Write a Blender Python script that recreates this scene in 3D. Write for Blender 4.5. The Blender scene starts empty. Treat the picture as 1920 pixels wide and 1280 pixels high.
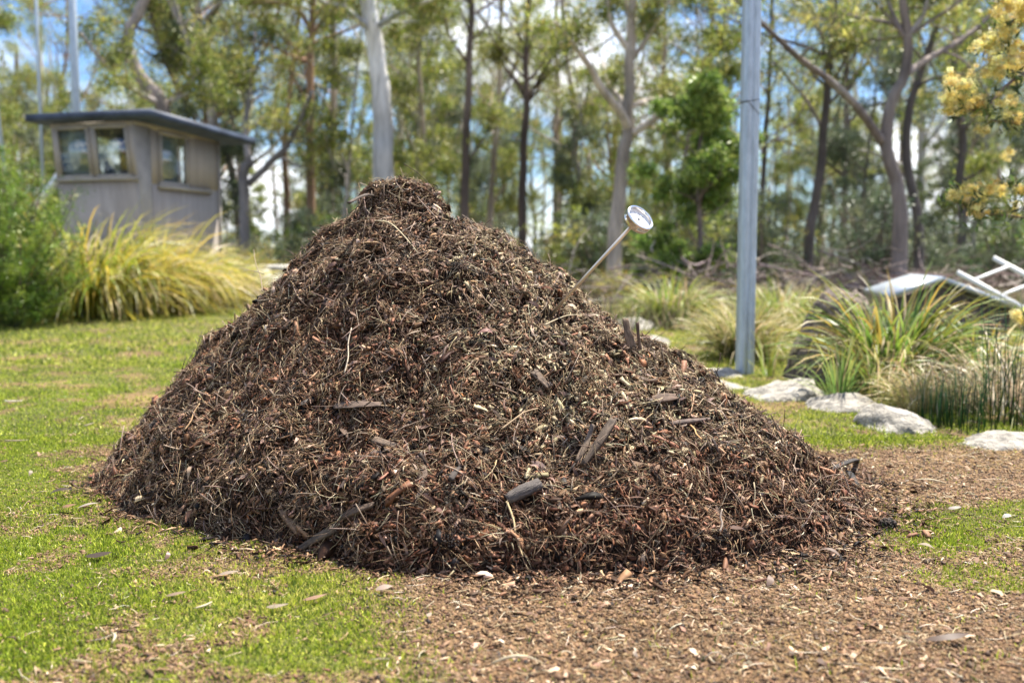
import bpy, math, random
import numpy as np
random.seed(7)
R = np.random.default_rng(11)
PI = math.pi
sc = bpy.context.scene
COL = sc.collection

# ------------------------------------------------------------------ camera
F = 1867.0                       # focal length in pixels of the 1920 frame
CAM_H = 0.84
TILT = math.atan(160 / F)
cam_d = bpy.data.cameras.new('camera'); cam = bpy.data.objects.new('camera', cam_d); COL.objects.link(cam)
cam.location = (0, 0, CAM_H); cam.rotation_euler = (PI / 2 - TILT, 0, 0)
cam_d.sensor_width = 36; cam_d.lens = 35.0; cam_d.clip_end = 2000; cam_d.clip_start = 0.05
cam_d.dof.use_dof = True; cam_d.dof.focus_distance = 3.05; cam_d.dof.aperture_fstop = 2.2
sc.camera = cam

# ------------------------------------------------------------------ light
SUN = np.array([0.29, 0.27, 0.91]); SUN /= np.linalg.norm(SUN)
w = bpy.data.worlds.new('World'); sc.world = w; w.use_nodes = True
nt = w.node_tree; nt.nodes.clear()
N = nt.nodes.new; L = nt.links.new
out = N('ShaderNodeOutputWorld'); bg = N('ShaderNodeBackground'); bg.inputs['Strength'].default_value = 0.062
sky = N('ShaderNodeTexSky'); sky.sky_type = 'NISHITA'; sky.sun_disc = False
sky.sun_elevation = math.asin(SUN[2]); sky.sun_rotation = math.atan2(SUN[0], SUN[1])
sky.air_density = 1.2; sky.dust_density = 0.6; sky.ozone_density = 1.5
tc = N('ShaderNodeTexCoord'); mp = N('ShaderNodeMapping'); mp.inputs['Scale'].default_value = (1, 1, 2.4)
nz = N('ShaderNodeTexNoise'); nz.inputs['Scale'].default_value = 3.1; nz.inputs['Detail'].default_value = 7; nz.inputs['Roughness'].default_value = 0.58
rp = N('ShaderNodeValToRGB'); rp.color_ramp.elements[0].position = 0.47; rp.color_ramp.elements[1].position = 0.62
mx = N('ShaderNodeMix'); mx.data_type = 'RGBA'
mx.inputs[7].default_value = (10.5, 10.7, 11.2, 1)      # sunlit cloud
L(tc.outputs['Generated'], mp.inputs[0]); L(mp.outputs[0], nz.inputs['Vector']); L(nz.outputs[0], rp.inputs[0])
tn = N('ShaderNodeMix'); tn.data_type = 'RGBA'; tn.blend_type = 'MULTIPLY'; tn.inputs[0].default_value = 1; tn.inputs[7].default_value = (.60, .80, 1.12, 1)   # clear southern air
L(sky.outputs[0], tn.inputs[6]); L(rp.outputs[0], mx.inputs[0]); L(tn.outputs[2], mx.inputs[6]); L(mx.outputs[2], bg.inputs[0]); L(bg.outputs[0], out.inputs[0])
sd = bpy.data.lights.new('sun', 'SUN'); sd.energy = 5.0; sd.angle = math.radians(0.53); sd.color = (1.0, 0.93, 0.81)
so = bpy.data.objects.new('sun', sd); COL.objects.link(so)
from mathutils import Vector
so.rotation_euler = Vector(SUN).to_track_quat('Z', 'Y').to_euler(); so.location = (8, 0, 16)
vs = sc.view_settings; vs.view_transform = 'Standard'; vs.look = 'None'; vs.exposure = 1.58; vs.gamma = 1
sc.cycles.use_denoising = True
sc.cycles.max_bounces = 6; sc.cycles.transparent_max_bounces = 8

def at(px, py, Y):
    """world point seen at pixel (px,py) of the 1920x1280 photograph at ground distance Y"""
    a = (px - 960) / F; b = (640 - py) / F
    dy = math.cos(TILT) + b * math.sin(TILT); dz = -math.sin(TILT) + b * math.cos(TILT)
    k = Y / dy
    return np.array([a * k, Y, CAM_H + dz * k])
def gnd(px, py):
    """point of the flat ground seen at that pixel"""
    a = (px - 960) / F; b = (640 - py) / F
    dy = math.cos(TILT) + b * math.sin(TILT); dz = -math.sin(TILT) + b * math.cos(TILT)
    k = -CAM_H / dz
    return np.array([a * k, dy * k, 0.0])

# ------------------------------------------------------------------ noise
_T = R.random((256, 256))
def vnoise(x, y, s=0):
    x = np.asarray(x, float) + 31.7 * s + 1000; y = np.asarray(y, float) + 17.3 * s + 1000
    xi = np.floor(x).astype(int); yi = np.floor(y).astype(int); fx = x - xi; fy = y - yi
    fx = fx * fx * (3 - 2 * fx); fy = fy * fy * (3 - 2 * fy)
    a = _T[xi & 255, yi & 255]; b = _T[(xi + 1) & 255, yi & 255]; c = _T[xi & 255, (yi + 1) & 255]; d = _T[(xi + 1) & 255, (yi + 1) & 255]
    return (a * (1 - fx) + b * fx) * (1 - fy) + (c * (1 - fx) + d * fx) * fy
def fbm(x, y, s=0, o=4, g=.5):
    v = 0; a = 1; t = 0
    for k in range(o):
        v = v + a * vnoise(x * 2 ** k, y * 2 ** k, s + k * 3); t += a; a *= g
    return v / t - .5                                     # about -.5 .. .5
def sstep(a, b, x):
    t = np.clip((x - a) / (b - a), 0, 1); return t * t * (3 - 2 * t)

# ------------------------------------------------------------------ materials
def mat(name, color=None, rough=.8, attr=None, spec=.3, metal=0, noise=None, bump=None, trans=0, coat=0):
    """color, or colour attribute; noise=(scale, amount) varies the colour, bump=(scale, strength, distance)"""
    m = bpy.data.materials.new(name); m.use_nodes = True
    t = m.node_tree; n = t.nodes; l = t.links; b = n['Principled BSDF']
    b.inputs['Roughness'].default_value = rough; b.inputs['Specular IOR Level'].default_value = spec; b.inputs['Metallic'].default_value = metal
    src = None
    if attr:
        a = n.new('ShaderNodeAttribute'); a.attribute_name = attr; src = a.outputs['Color']
    if color is not None:
        b.inputs['Base Color'].default_value = (*color, 1)
    tcn = n.new('ShaderNodeTexCoord')
    if noise:
        z = n.new('ShaderNodeTexNoise'); z.inputs['Scale'].default_value = noise[0]; z.inputs['Detail'].default_value = 6; z.inputs['Roughness'].default_value = .65
        if len(noise) > 2:
            mpn = n.new('ShaderNodeMapping'); mpn.inputs['Scale'].default_value = noise[2]; l.new(tcn.outputs['Object'], mpn.inputs[0]); l.new(mpn.outputs[0], z.inputs['Vector'])
        else: l.new(tcn.outputs['Object'], z.inputs['Vector'])
        r = n.new('ShaderNodeMapRange'); r.inputs[1].default_value = .3; r.inputs[2].default_value = .7; r.inputs[3].default_value = 1 - noise[1]; r.inputs[4].default_value = 1 + noise[1]
        l.new(z.outputs[0], r.inputs[0])
        v = n.new('ShaderNodeVectorMath'); v.operation = 'SCALE'
        if src: l.new(src, v.inputs[0])
        else: v.inputs[0].default_value = color
        l.new(r.outputs[0], v.inputs['Scale']); src = v.outputs[0]
    if src: l.new(src, b.inputs['Base Color'])
    if bump:
        z = n.new('ShaderNodeTexNoise'); z.inputs['Scale'].default_value = bump[0]; z.inputs['Detail'].default_value = 8; z.inputs['Roughness'].default_value = .6
        if len(bump) > 3:
            mpn = n.new('ShaderNodeMapping'); mpn.inputs['Scale'].default_value = bump[3]; l.new(tcn.outputs['Object'], mpn.inputs[0]); l.new(mpn.outputs[0], z.inputs['Vector'])
        else: l.new(tcn.outputs['Object'], z.inputs['Vector'])
        bm_ = n.new('ShaderNodeBump'); bm_.inputs['Strength'].default_value = bump[1]; bm_.inputs['Distance'].default_value = bump[2]
        l.new(z.outputs[0], bm_.inputs['Height']); l.new(bm_.outputs[0], b.inputs['Normal'])
    if trans:
        tr = n.new('ShaderNodeBsdfTranslucent'); ms = n.new('ShaderNodeMixShader'); ms.inputs[0].default_value = trans
        if src: l.new(src, tr.inputs[0])
        elif color: tr.inputs[0].default_value = (*color, 1)
        l.new(b.outputs[0], ms.inputs[1]); l.new(tr.outputs[0], ms.inputs[2]); l.new(ms.outputs[0], n['Material Output'].inputs[0])
    if coat: b.inputs['Coat Weight'].default_value = coat
    return m
M = {}
M['mulch'] = mat('mulch', attr='col', rough=.58, spec=.14)
M['leafy'] = mat('leafy', attr='col', rough=.42, spec=.4, trans=.42)
M['grass'] = mat('grass', attr='col', rough=.5, spec=.35, trans=.35)
M['bark'] = mat('bark', attr='col', rough=.85, noise=(2.2, .45, (3, 3, .5)), bump=(8, .5, .03, (4, 4, .7)))
M['rock'] = mat('granite', (.30, .28, .245), rough=.95, noise=(9, .6), bump=(18, 1, .05))
M['dark_rock'] = mat('mottled_rock', (.16, .13, .11), rough=.9, noise=(30, .95), bump=(14, 1, .08))
M['galv'] = mat('galvanised_steel', (.42, .49, .56), rough=.5, metal=.4, spec=.5, noise=(7, .18, (3, 3, 1.0)), bump=(60, .08, .004))
M['wire'] = mat('wire', (.05, .05, .055), rough=.5)
M['wall'] = mat('painted_board', (.37, .325, .29), rough=.75, noise=(1.6, .17, (6, 6, .5)), bump=(20, .1, .01))
M['trim'] = mat('painted_trim', (.34, .31, .28), rough=.7, noise=(6, .15))
M['roofing'] = mat('roof_edge_paint', (.045, .06, .095), rough=.55, noise=(4, .5), bump=(10, .2, .01))
M['dark'] = mat('dark_timber', (.12, .10, .09), rough=.85, noise=(3, .5, (8, 8, .4)), bump=(15, .4, .01))
M['roofmetal'] = mat('roof_sheet', (.42, .46, .50), rough=.35, metal=.5, noise=(7, .15))
M['alu'] = mat('aluminium', (.8, .8, .79), rough=.4, metal=.35, noise=(9, .08))
M['concrete'] = mat('concrete', (.55, .53, .5), rough=.9, noise=(9, .2), bump=(30, .3, .01))
M['steel'] = mat('stainless_steel', (.72, .65, .55), rough=.36, metal=.9)
M['chrome'] = mat('polished_rim', (.80, .78, .75), rough=.16, metal=1)
M['dial'] = mat('dial_paper', (.86, .87, .88), rough=.35, spec=.5, coat=.5)
M['ink'] = mat('dial_ink', (.02, .025, .05), rough=.5)
M['char'] = mat('charred_wood', (.085, .072, .065), rough=.7, noise=(18, .7, (1, 6, 6)), bump=(30, .8, .006, (1, 7, 7)))
M['wood'] = mat('old_wood', attr='col', rough=.75, noise=(18, .5, (1, 6, 6)), bump=(25, .8, .006, (1, 7, 7)))
M['cloth'] = mat('blue_cloth', (.05, .25, .36), rough=.8)
def glass():
    m = bpy.data.materials.new('window_glass'); m.use_nodes = True; n = m.node_tree.nodes; l = m.node_tree.links
    n.remove(n['Principled BSDF'])
    t = n.new('ShaderNodeBsdfTransparent'); g = n.new('ShaderNodeBsdfGlossy'); g.inputs['Roughness'].default_value = .03
    t.inputs[0].default_value = (.75, .8, .8, 1); 
    s = n.new('ShaderNodeMixShader'); s.inputs[0].default_value = .2; l.new(t.outputs[0], s.inputs[1]); l.new(g.outputs[0], s.inputs[2])
    l.new(s.outputs[0], n['Material Output'].inputs[0]); return m
M['glass'] = glass(); M['pale'] = mat('pale_curtain', (.62, .68, .66), rough=.8, noise=(5, .4))

# ------------------------------------------------------------------ mesh plumbing
class MB:
    def __init__(s): s.v = []; s.q = []; s.t = []; s.c = []; s.n = 0
    def add(s, v, q=None, c=None, t=None):
        v = np.asarray(v, float).reshape(-1, 3)
        if q is not None and len(q): s.q.append(np.asarray(q, np.int64).reshape(-1, 4) + s.n)
        if t is not None and len(t): s.t.append(np.asarray(t, np.int64).reshape(-1, 3) + s.n)
        s.v.append(v)
        c = np.broadcast_to(np.asarray((.5, .5, .5) if c is None else c, float), (len(v), 3)); s.c.append(c)
        s.n += len(v)
    def build(s, name, material, parent=None, smooth=False, loc=None):
        v = np.concatenate(s.v); c = np.concatenate(s.c)
        if loc is not None: v = v - np.asarray(loc)
        q = np.concatenate(s.q) if s.q else np.zeros((0, 4), np.int64); t = np.concatenate(s.t) if s.t else np.zeros((0, 3), np.int64)
        me = bpy.data.meshes.new(name)
        me.vertices.add(len(v)); me.vertices.foreach_set('co', v.astype(np.float32).ravel())
        nl = len(q) * 4 + len(t) * 3
        me.loops.add(nl); me.loops.foreach_set('vertex_index', np.concatenate([q.ravel(), t.ravel()]).astype(np.int32))
        me.polygons.add(len(q) + len(t))
        st = np.concatenate([np.arange(len(q)) * 4, len(q) * 4 + np.arange(len(t)) * 3]).astype(np.int32)
        me.polygons.foreach_set('loop_start', st)
        if smooth: me.polygons.foreach_set('use_smooth', np.ones(len(q) + len(t), bool))
        me.update(calc_edges=True)
        a = me.color_attributes.new('col', 'FLOAT_COLOR', 'POINT')
        a.data.foreach_set('color', np.concatenate([c, np.ones((len(c), 1))], 1).astype(np.float32).ravel())
        me.materials.append(material)
        me.validate()
        o = bpy.data.objects.new(name, me); COL.objects.link(o)
        if parent is not None: o.parent = parent
        elif loc is not None: o.location = loc
        return o
def tag(o, label=None, cat=None, group=None, kind=None):
    if label: o['label'] = label
    if cat: o['category'] = cat
    if group: o['group'] = group
    if kind: o['kind'] = kind
    return o
def empty(name, loc, label, cat, group=None):
    o = bpy.data.objects.new(name, None); COL.objects.link(o); o.location = loc; o.empty_display_size = .2
    return tag(o, label, cat, group)
def copy_tree(o):
    c = o.copy(); COL.objects.link(c)
    for ch in o.children:
        d = ch.copy(); COL.objects.link(d); d.parent = c
    return c
def unit(v): return v / np.maximum(np.linalg.norm(v, axis=-1, keepdims=True), 1e-9)

def ribbons(mb, pos, t, n, Ln, W, bend, col, seg=2, prof=None, side=None, fold=0.0, thick=None, endcol=None):
    """many bent strips at once. pos = middle (or root), t = direction, n = normal. thick: three-sided section."""
    k = len(pos); t = unit(t); n = unit(n - t * (n * t).sum(1, keepdims=True)); b = np.cross(t, n)
    S = np.linspace(0, 1, seg + 1)
    if prof is None: prof = lambda s: np.sin(PI * (.12 + .76 * s))
    kk = 3 if thick is not None else 2
    V = np.zeros((k, seg + 1, kk, 3)); C = np.zeros((k, seg + 1, kk, 3))
    side = np.zeros(k) if side is None else side
    rg = prof == 'rag'
    if rg: prof = lambda s: R.uniform(.3, 1.15, k) if 0 < s < 1 else R.uniform(.08, .95, k)
    for i, s in enumerate(S):
        pw = prof(s); pw = np.full(k, pw) if np.ndim(pw) == 0 else pw
        c = pos + t * ((s - .5) * Ln)[:, None] + n * (bend * Ln * (1 - (2 * s - 1) ** 2))[:, None] + b * (side * Ln * (1 - (2 * s - 1) ** 2))[:, None]
        wv = b * (W * .5 * pw)[:, None]
        V[:, i, 0] = c - wv; V[:, i, 1] = c + wv
        if kk == 3: V[:, i, 2] = c + n * (thick * pw)[:, None]
        if rg: c = c + 0
        cc = col if endcol is None else col * (1 - s) + endcol * s
        C[:, i] = cc[:, None, :]
    per = (seg + 1) * kk; base = (np.arange(k) * per)[:, None]
    Q = []
    for i in range(seg):
        a = i * kk; d = (i + 1) * kk
        if kk == 2: Q.append([a, a + 1, d + 1, d])
        else:
            for j in range(3): Q.append([a + j, a + (j + 1) % 3, d + (j + 1) % 3, d + j])
    Q = (base[:, :, None] + np.array(Q)[None]).reshape(-1, 4)
    T = None
    if kk == 3:
        T = (base[:, :, None] + np.array([[0, 2, 1], [seg * 3, seg * 3 + 1, seg * 3 + 2]])[None]).reshape(-1, 3)
    mb.add(V, Q, C.reshape(-1, 3), T)

OCT_V = np.array([[1, 0, 0], [-1, 0, 0], [0, 1, 0], [0, -1, 0], [0, 0, 1], [0, 0, -1]], float)
OCT_T = np.array([[0, 2, 4], [2, 1, 4], [1, 3, 4], [3, 0, 4], [2, 0, 5], [1, 2, 5], [3, 1, 5], [0, 3, 5]])
def crumbs(mb, pos, size, col):
    k = len(pos)
    V = OCT_V[None] * (size[:, None, None] * R.uniform(.45, 1.15, (k, 6, 1))) + R.normal(0, .18, (k, 6, 3)) * size[:, None, None]
    V = V + pos[:, None]
    T = (np.arange(k)[:, None, None] * 6 + OCT_T[None]).reshape(-1, 3)
    mb.add(V, None, np.repeat(col, 6, 0), T)

def box(mb, c, s, rot=None, col=None, jit=0):
    """box: centre, full size, 3x3 rotation (columns = axes)"""
    p = np.array([[x, y, z] for x in (-.5, .5) for y in (-.5, .5) for z in (-.5, .5)]) * np.asarray(s)
    if jit: p = p + R.normal(0, jit, p.shape)
    if rot is not None: p = p @ np.asarray(rot).T
    mb.add(p + np.asarray(c), [[0, 1, 3, 2], [4, 6, 7, 5], [0, 4, 5, 1], [2, 3, 7, 6], [0, 2, 6, 4], [1, 5, 7, 3]], col)
def beam(mb, a, b, wd, ht, up=(0, 0, 1), col=None):
    a = np.asarray(a, float); b = np.asarray(b, float); t = unit(b - a); up = np.asarray(up, float)
    s = unit(np.cross(t, up)); u = np.cross(s, t)
    box(mb, (a + b) / 2, (np.linalg.norm(b - a), wd, ht), np.stack([t, s, u], 1), col)
def smooth_path(P, per=4):
    P = np.asarray(P, float); o = []
    for i in range(len(P) - 1):
        p0 = P[max(i - 1, 0)]; p1 = P[i]; p2 = P[i + 1]; p3 = P[min(i + 2, len(P) - 1)]
        for k in range(per):
            s = k / per
            o.append(.5 * (2 * p1 + (p2 - p0) * s + (2 * p0 - 5 * p1 + 4 * p2 - p3) * s * s + (3 * p1 - p0 - 3 * p2 + p3) * s ** 3))
    o.append(P[-1]); return np.array(o)
def tube(mb, P, rad, sides=8, col=(.5, .5, .5), cap=True, lump=0):
    P = np.asarray(P, float); n = len(P); rad = np.broadcast_to(np.asarray(rad, float), (n,))
    T = np.gradient(P, axis=0); T = unit(T)
    ref = np.array([0, 0, 1.]) if abs(T[0][2]) < .9 else np.array([1., 0, 0])
    V = []; x = unit(np.cross(T[0], ref))
    th = np.arange(sides) * 2 * PI / sides
    for i in range(n):
        x = unit(x - T[i] * np.dot(x, T[i])); y = np.cross(T[i], x)
        rr = rad[i] * (1 + (R.normal(0, lump, sides) if lump else 0))
        V.append(P[i] + (np.cos(th) * rr)[:, None] * x + (np.sin(th) * rr)[:, None] * y)
    V = np.concatenate(V); Q = []
    for i in range(n - 1):
        for j in range(sides):
            a = i * sides + j; b = i * sides + (j + 1) % sides
            Q.append([a, b, b + sides, a + sides])
    Tt = []
    col = np.asarray(col, float)
    C = np.repeat(col, sides, 0) if col.ndim == 2 else np.broadcast_to(col, (len(V), 3))
    if cap:
        V = np.concatenate([V, P[:1], P[-1:]]); e = n * sides
        C = np.concatenate([C, C[:1], C[-1:]])
        for j in range(sides):
            Tt.append([e, (j + 1) % sides, j]); Tt.append([e + 1, (n - 1) * sides + j, (n - 1) * sides + (j + 1) % sides])
    mb.add(V, Q, C, Tt)

def pick(pal, k, w=None):
    pal = np.asarray(pal, float); w = None if w is None else np.asarray(w, float) / np.sum(w)
    c = pal[R.choice(len(pal), k, p=w)]
    return np.clip(c * R.uniform(.72, 1.3, (k, 1)) * R.uniform(.93, 1.07, (k, 3)), 0, 1)

# ------------------------------------------------------------------ ground
HC = np.array([-0.43, 3.72])                      # foot point of the heap's top
_ang = np.radians([-180, -160, -130, -113, -98, -83, -68, -50, -38, -24, 0, 30, 60, 90, 120, 150, 165, 180])
_rad = np.array([1.16, 1.00, .93, .95, 1.02, 1.13, 1.26, 1.42, 1.56, 1.66, 1.65, 1.53, 1.38, 1.26, 1.2, 1.2, 1.24, 1.16])
_pr = np.array([0, .05, .085, .125, .16, .2, .3, .4, .5, .6, .7, .8, .9, 1, 1.2, 2])
_ph = np.array([1.075, 1.075, 1.06, .965, .945, .92, .835, .725, .605, .485, .36, .23, .105, 0, -.1, -.3])
def ground_z(x, y):
    z = fbm(x * .35, y * .35, 5) * .05 * sstep(1, 8, y) + fbm(x * 2.5, y * 2.5, 9, 3) * .018 + fbm(x * 14, y * 14, 12, 3) * .006
    z = z - .5 * sstep(7, 20, x + (y - 10) * .2) * sstep(2, 6, x)       # falls away to the pond on the right
    return z
def heap_z(x, y, fine=True):
    dx = x - HC[0]; dy = y - HC[1]; a = np.arctan2(dy, dx); r = np.hypot(dx, dy)
    Rr = np.interp(a, _ang, _rad)
    Rr = Rr * (1 + .07 * fbm(np.cos(a) * 2.2 + 9, np.sin(a) * 2.2, 21, 3) + .12 * fbm(x * 4.3, y * 4.3, 23, 3))
    rho = r / Rr
    h = np.interp(rho, _pr, _ph)
    front = sstep(-.15, -.75, dy / np.maximum(r, .05)) * sstep(-1.0, -.25, dx)
    lip = .07 * np.exp(-((rho - .87) / .10) ** 2) * front                # crumbling lip round the front foot
    h = h + lip - .05 * np.exp(-((rho - .45) / .12) ** 2) * np.exp(-(a / .7) ** 2)
    h = np.where(rho > .955, h - front * sstep(.94, 1.0, rho) * .06, h)
    amp = sstep(1.02, .9, rho)
    h = h + amp * (.085 * fbm(x * 3.2, y * 3.2, 31, 3) * sstep(0.05, .35, rho) + .11 * fbm(x * 8, y * 8, 35, 3))
    if fine:
        c_ = fbm(x * 24, y * 24, 41, 3); h = h + amp * (.05 * c_ - .035 * sstep(.10, .24, fbm(x * 13, y * 13, 47, 3)))
    return h
def grass_mask(x, y):
    """1 = turf, 0 = bare litter"""
    e = .22 * fbm(x * 1.3, y * 1.3, 51, 4) * 2
    # left lawn: everything left of a line running from the near middle to the heap
    ln = x - (-.20 - .22 * (y - 1.95) - 1.0 * sstep(2.75, 3.6, y))
    left = sstep(.12, -.22, ln + e * .55) 
    left = np.where(y > 4.2, sstep(.6, -.5, x + .6 + e), left)
    # far right lawn band between heap and rocks
    far = sstep(4.15, 4.7, y + e * .9 - .12 * (x - 1)) * sstep(-1.5, -.5, x)
    # near right patch
    d = np.hypot((x - 1.62) / .62, (y - 3.0) / .34)
    patch = sstep(1.1, .6, d + e * 1.8) * .85
    d2 = np.hypot((x - 1.35) / .3, (y - 2.55) / .12); patch = np.maximum(patch, sstep(1.1, .6, d2 + e * 1.8) * .5)
    m = np.maximum(np.maximum(left, far), patch)
    # bare and leafy spots inside the turf
    holes = sstep(.05, .22, fbm(x * 2.1, y * 2.1, 61, 4)); m = m * (1 - .75 * holes)
    holes = sstep(.06, .2, fbm(x * 7, y * 7, 66, 3)); m = m * (1 - .7 * holes)
    foot = sstep(-.09 + .05 * sstep(-.7, -1.1, x), -.0, .10 * fbm(x * 5, y * 5, 112, 3) + heap_z(x, y, False)); m = m * (1 - .9 * foot)
    return np.clip(m, 0, 1)

def axis(lo, hi, near, far, step0, growth):
    a = list(np.arange(near, far + 1e-6, step0)); s = step0
    while a[-1] < hi: s *= growth; a.append(a[-1] + s)
    b = []; s = step0; v = near
    while v > lo: s *= growth; v -= s; b.append(v)
    return np.array(b[::-1] + a)
gx = axis(-400, 400, -3.2, 3.6, .03, 1.09); gy = axis(-60, 700, 1.2, 6.5, .03, 1.07)
GX, GY = np.meshgrid(gx, gy); sh = GX.shape
mb = MB(); gxr, gyr = GX.ravel(), GY.ravel(); gz = ground_z(gxr, gyr)
gm = grass_mask(gxr, gyr)
ca = np.array([.075, .08, .022]); cb = np.array([.15, .092, .05]); cf = np.array([.085, .08, .04])
far = sstep(9, 16, gyr)[:, None]
vv = (1 + .9 * fbm(gxr * 5, gyr * 5, 71, 4))[:, None]
ochre = sstep(.02, .2, fbm(gxr * 1.7, gyr * 1.7, 74, 3))[:, None]
cb2 = cb * (1 - ochre) + np.array([.175, .115, .05]) * ochre
cc = (ca * gm[:, None] + cb2 * (1 - gm[:, None])) * vv * (1 - far) + cf * far * vv
i = np.arange(sh[0] - 1)[:, None] * sh[1] + np.arange(sh[1] - 1)[None]
mb.add(np.stack([gxr, gyr, gz], 1), np.stack([i, i + 1, i + 1 + sh[1], i + sh[1]], -1).reshape(-1, 4), cc)
M['soil'] = mat('soil', attr='col', rough=.95, noise=(60, .5), bump=(45, .9, .012), spec=.15)
tag(mb.build('ground', M['soil'], smooth=True), kind='structure')

# ------------------------------------------------------------------ turf
def blades(mb, x, y, hgt, wid, col, lean=.85):
    k = len(x); z = ground_z(x, y)
    az = R.uniform(0, 2 * PI, k); tl = np.abs(R.normal(0, lean, k))
    t = np.stack([np.cos(az) * np.sin(tl), np.sin(az) * np.sin(tl), np.cos(tl)], 1)
    n = np.stack([R.normal(0, 1, k), R.normal(0, 1, k), R.normal(0, .3, k)], 1)
    pos = np.stack([x, y, z], 1) + t * (hgt * .45)[:, None]
    ribbons(mb, pos, t, n, hgt, wid, R.normal(0, .14, k), col, seg=2, prof=lambda s: [1.0, .8, .12][int(round(s * 2))])
GRASS = [(.20, .28, .022), (.33, .41, .035), (.50, .54, .07), (.10, .15, .02), (.58, .54, .14), (.56, .43, .22)]
mb = MB()
def turf(k, y0, y1, hs, ws, lo=-1, hi=1, pw=1.0):
    u = R.random(k); y = y0 + (y1 - y0) * u ** pw
    x = R.uniform(lo, hi, k) * (.64 * y + .15)
    m = grass_mask(x, y); keep = R.random(k) < m * .97 + .012
    keep &= heap_z(x, y, False) < .0
    x, y = x[keep], y[keep]; k = len(x)
    tone = sstep(-.2, .25, fbm(x * 1.1, y * 1.1, 81, 3) + .22 * sstep(3.5, 7, y))
    pal = np.array(GRASS); idx = np.clip((R.random(k) * 3.6 + tone * 2.0 - .6), 0, 5).astype(int); sh_ = R.random(k) < .12; idx[sh_] = 3
    col = pal[idx] * R.uniform(.75, 1.25, (k, 1))
    s = (.6 + 1.2 * np.clip(fbm(x * 3, y * 3, 85, 3) + .3, 0, 1)) * (.7 + 1.5 * np.clip(fbm(x * 22, y * 22, 86, 2) + .15, 0, 1))
    blades(mb, x, y, R.uniform(*hs, k) * s, R.uniform(*ws, k), col)
turf(540000, 1.7, 4.6, (.006, .017), (.0016, .0042), pw=.9)
turf(180000, 4.2, 8.0, (.012, .026), (.003, .006))
turf(105000, 7.5, 16, (.02, .05), (.008, .014))
tag(mb.build('grass', M['grass']), kind='stuff')

# ------------------------------------------------------------------ the heap
hx = np.arange(HC[0] - 1.5, HC[0] + 2.0, .0125); hy = np.arange(HC[1] - 1.45, HC[1] + 1.5, .0125)
HX, HY = np.meshgrid(hx, hy); hz = heap_z(HX.ravel(), HY.ravel()); sh = HX.shape
gzz = ground_z(HX.ravel(), HY.ravel())
i = np.arange(sh[0] - 1)[:, None] * sh[1] + np.arange(sh[1] - 1)[None]
Q = np.stack([i, i + 1, i + 1 + sh[1], i + sh[1]], -1).reshape(-1, 4)
Q = Q[(hz[Q] > gzz[Q] - .03).any(1)]
used = np.unique(Q); rem = -np.ones(len(hz), int); rem[used] = np.arange(len(used))
mb = MB()
vcol = np.array([.030, .019, .014]) * (1 + 1.2 * fbm(HX.ravel() * 12, HY.ravel() * 12, 91, 3))[:, None]
mb.add(np.stack([HX.ravel(), HY.ravel(), hz], 1)[used], rem[Q], vcol[used])
M['compost'] = mat('compost', attr='col', rough=.9, noise=(70, .5), bump=(70, 1, .015), spec=.08)
heap = mb.build('compost_heap', M['compost'], loc=(HC[0], HC[1], 0), smooth=False)
tag(heap, 'large cone of dark brown compost and shredded mulch on the lawn', 'compost heap')

def on_heap(k, back=.25, rmax=1.04):
    """random points over the heap, thinner on its far side; returns x, y, z, normal"""
    kk = int(k * 2.4); a = R.uniform(-PI, PI, kk); rr = np.sqrt(R.random(kk)) * rmax
    keep = (np.sin(a) < .35) | (R.random(kk) < back); a = a[keep]; rr = rr[keep]
    a = a[:k]; rr = rr[:k]
    r = rr * np.interp(a, _ang, _rad)
    x = HC[0] + np.cos(a) * r; y = HC[1] + np.sin(a) * r
    kp = heap_z(x, y, False) > R.normal(.004, .012, len(x)); return surf(x[kp], y[kp])
def surf(x, y):
    e = .012; z = np.maximum(heap_z(x, y), ground_z(x, y))
    zx = (np.maximum(heap_z(x + e, y), ground_z(x + e, y)) - z) / e; zy = (np.maximum(heap_z(x, y + e), ground_z(x, y + e)) - z) / e
    n = unit(np.stack([-zx, -zy, np.ones_like(zx)], 1))
    return x, y, z, n
def lay(n, tilt, down=0, flow=None):
    """random direction lying in the surface, tilted out of it a little"""
    k = len(n); r = R.normal(0, 1, (k, 3)); t = unit(r - n * (r * n).sum(1, keepdims=True))
    if flow is not None:                                             # matted patches: neighbours lie the same way
        a = 14 * fbm(flow[0] * 3.3, flow[1] * 3.3, 101, 2); f = np.stack([np.cos(a), .5 * np.sin(a), .8 * np.sin(a)], 1)
        f = unit(f - n * (f * n).sum(1, keepdims=True)); t = unit(t + f * 1.25 * np.sign(R.normal(.3, 1, (k, 1))))
    if down:
        d = np.array([0, 0, -1.]) - n * (-n[:, 2:3]); t = unit(t + d * down)
    t = unit(t + n * R.normal(0, tilt, k)[:, None])
    r2 = R.normal(0, .45, (k, 3)); return t, unit(n + r2)
BROWN = [(.042, .020, .011), (.085, .043, .025), (.15, .080, .046), (.235, .135, .078), (.36, .23, .145), (.62, .47, .33), (.010, .007, .006)]
WB = [4.5, 4.2, 3.0, 2, 1.3, .45, 4.2]
RED = [(.11, .045, .024), (.19, .085, .048), (.26, .13, .08), (.055, .026, .017)]
OLIVE = [(.17, .135, .08), (.27, .215, .13), (.09, .07, .042), (.42, .34, .22)]
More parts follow.
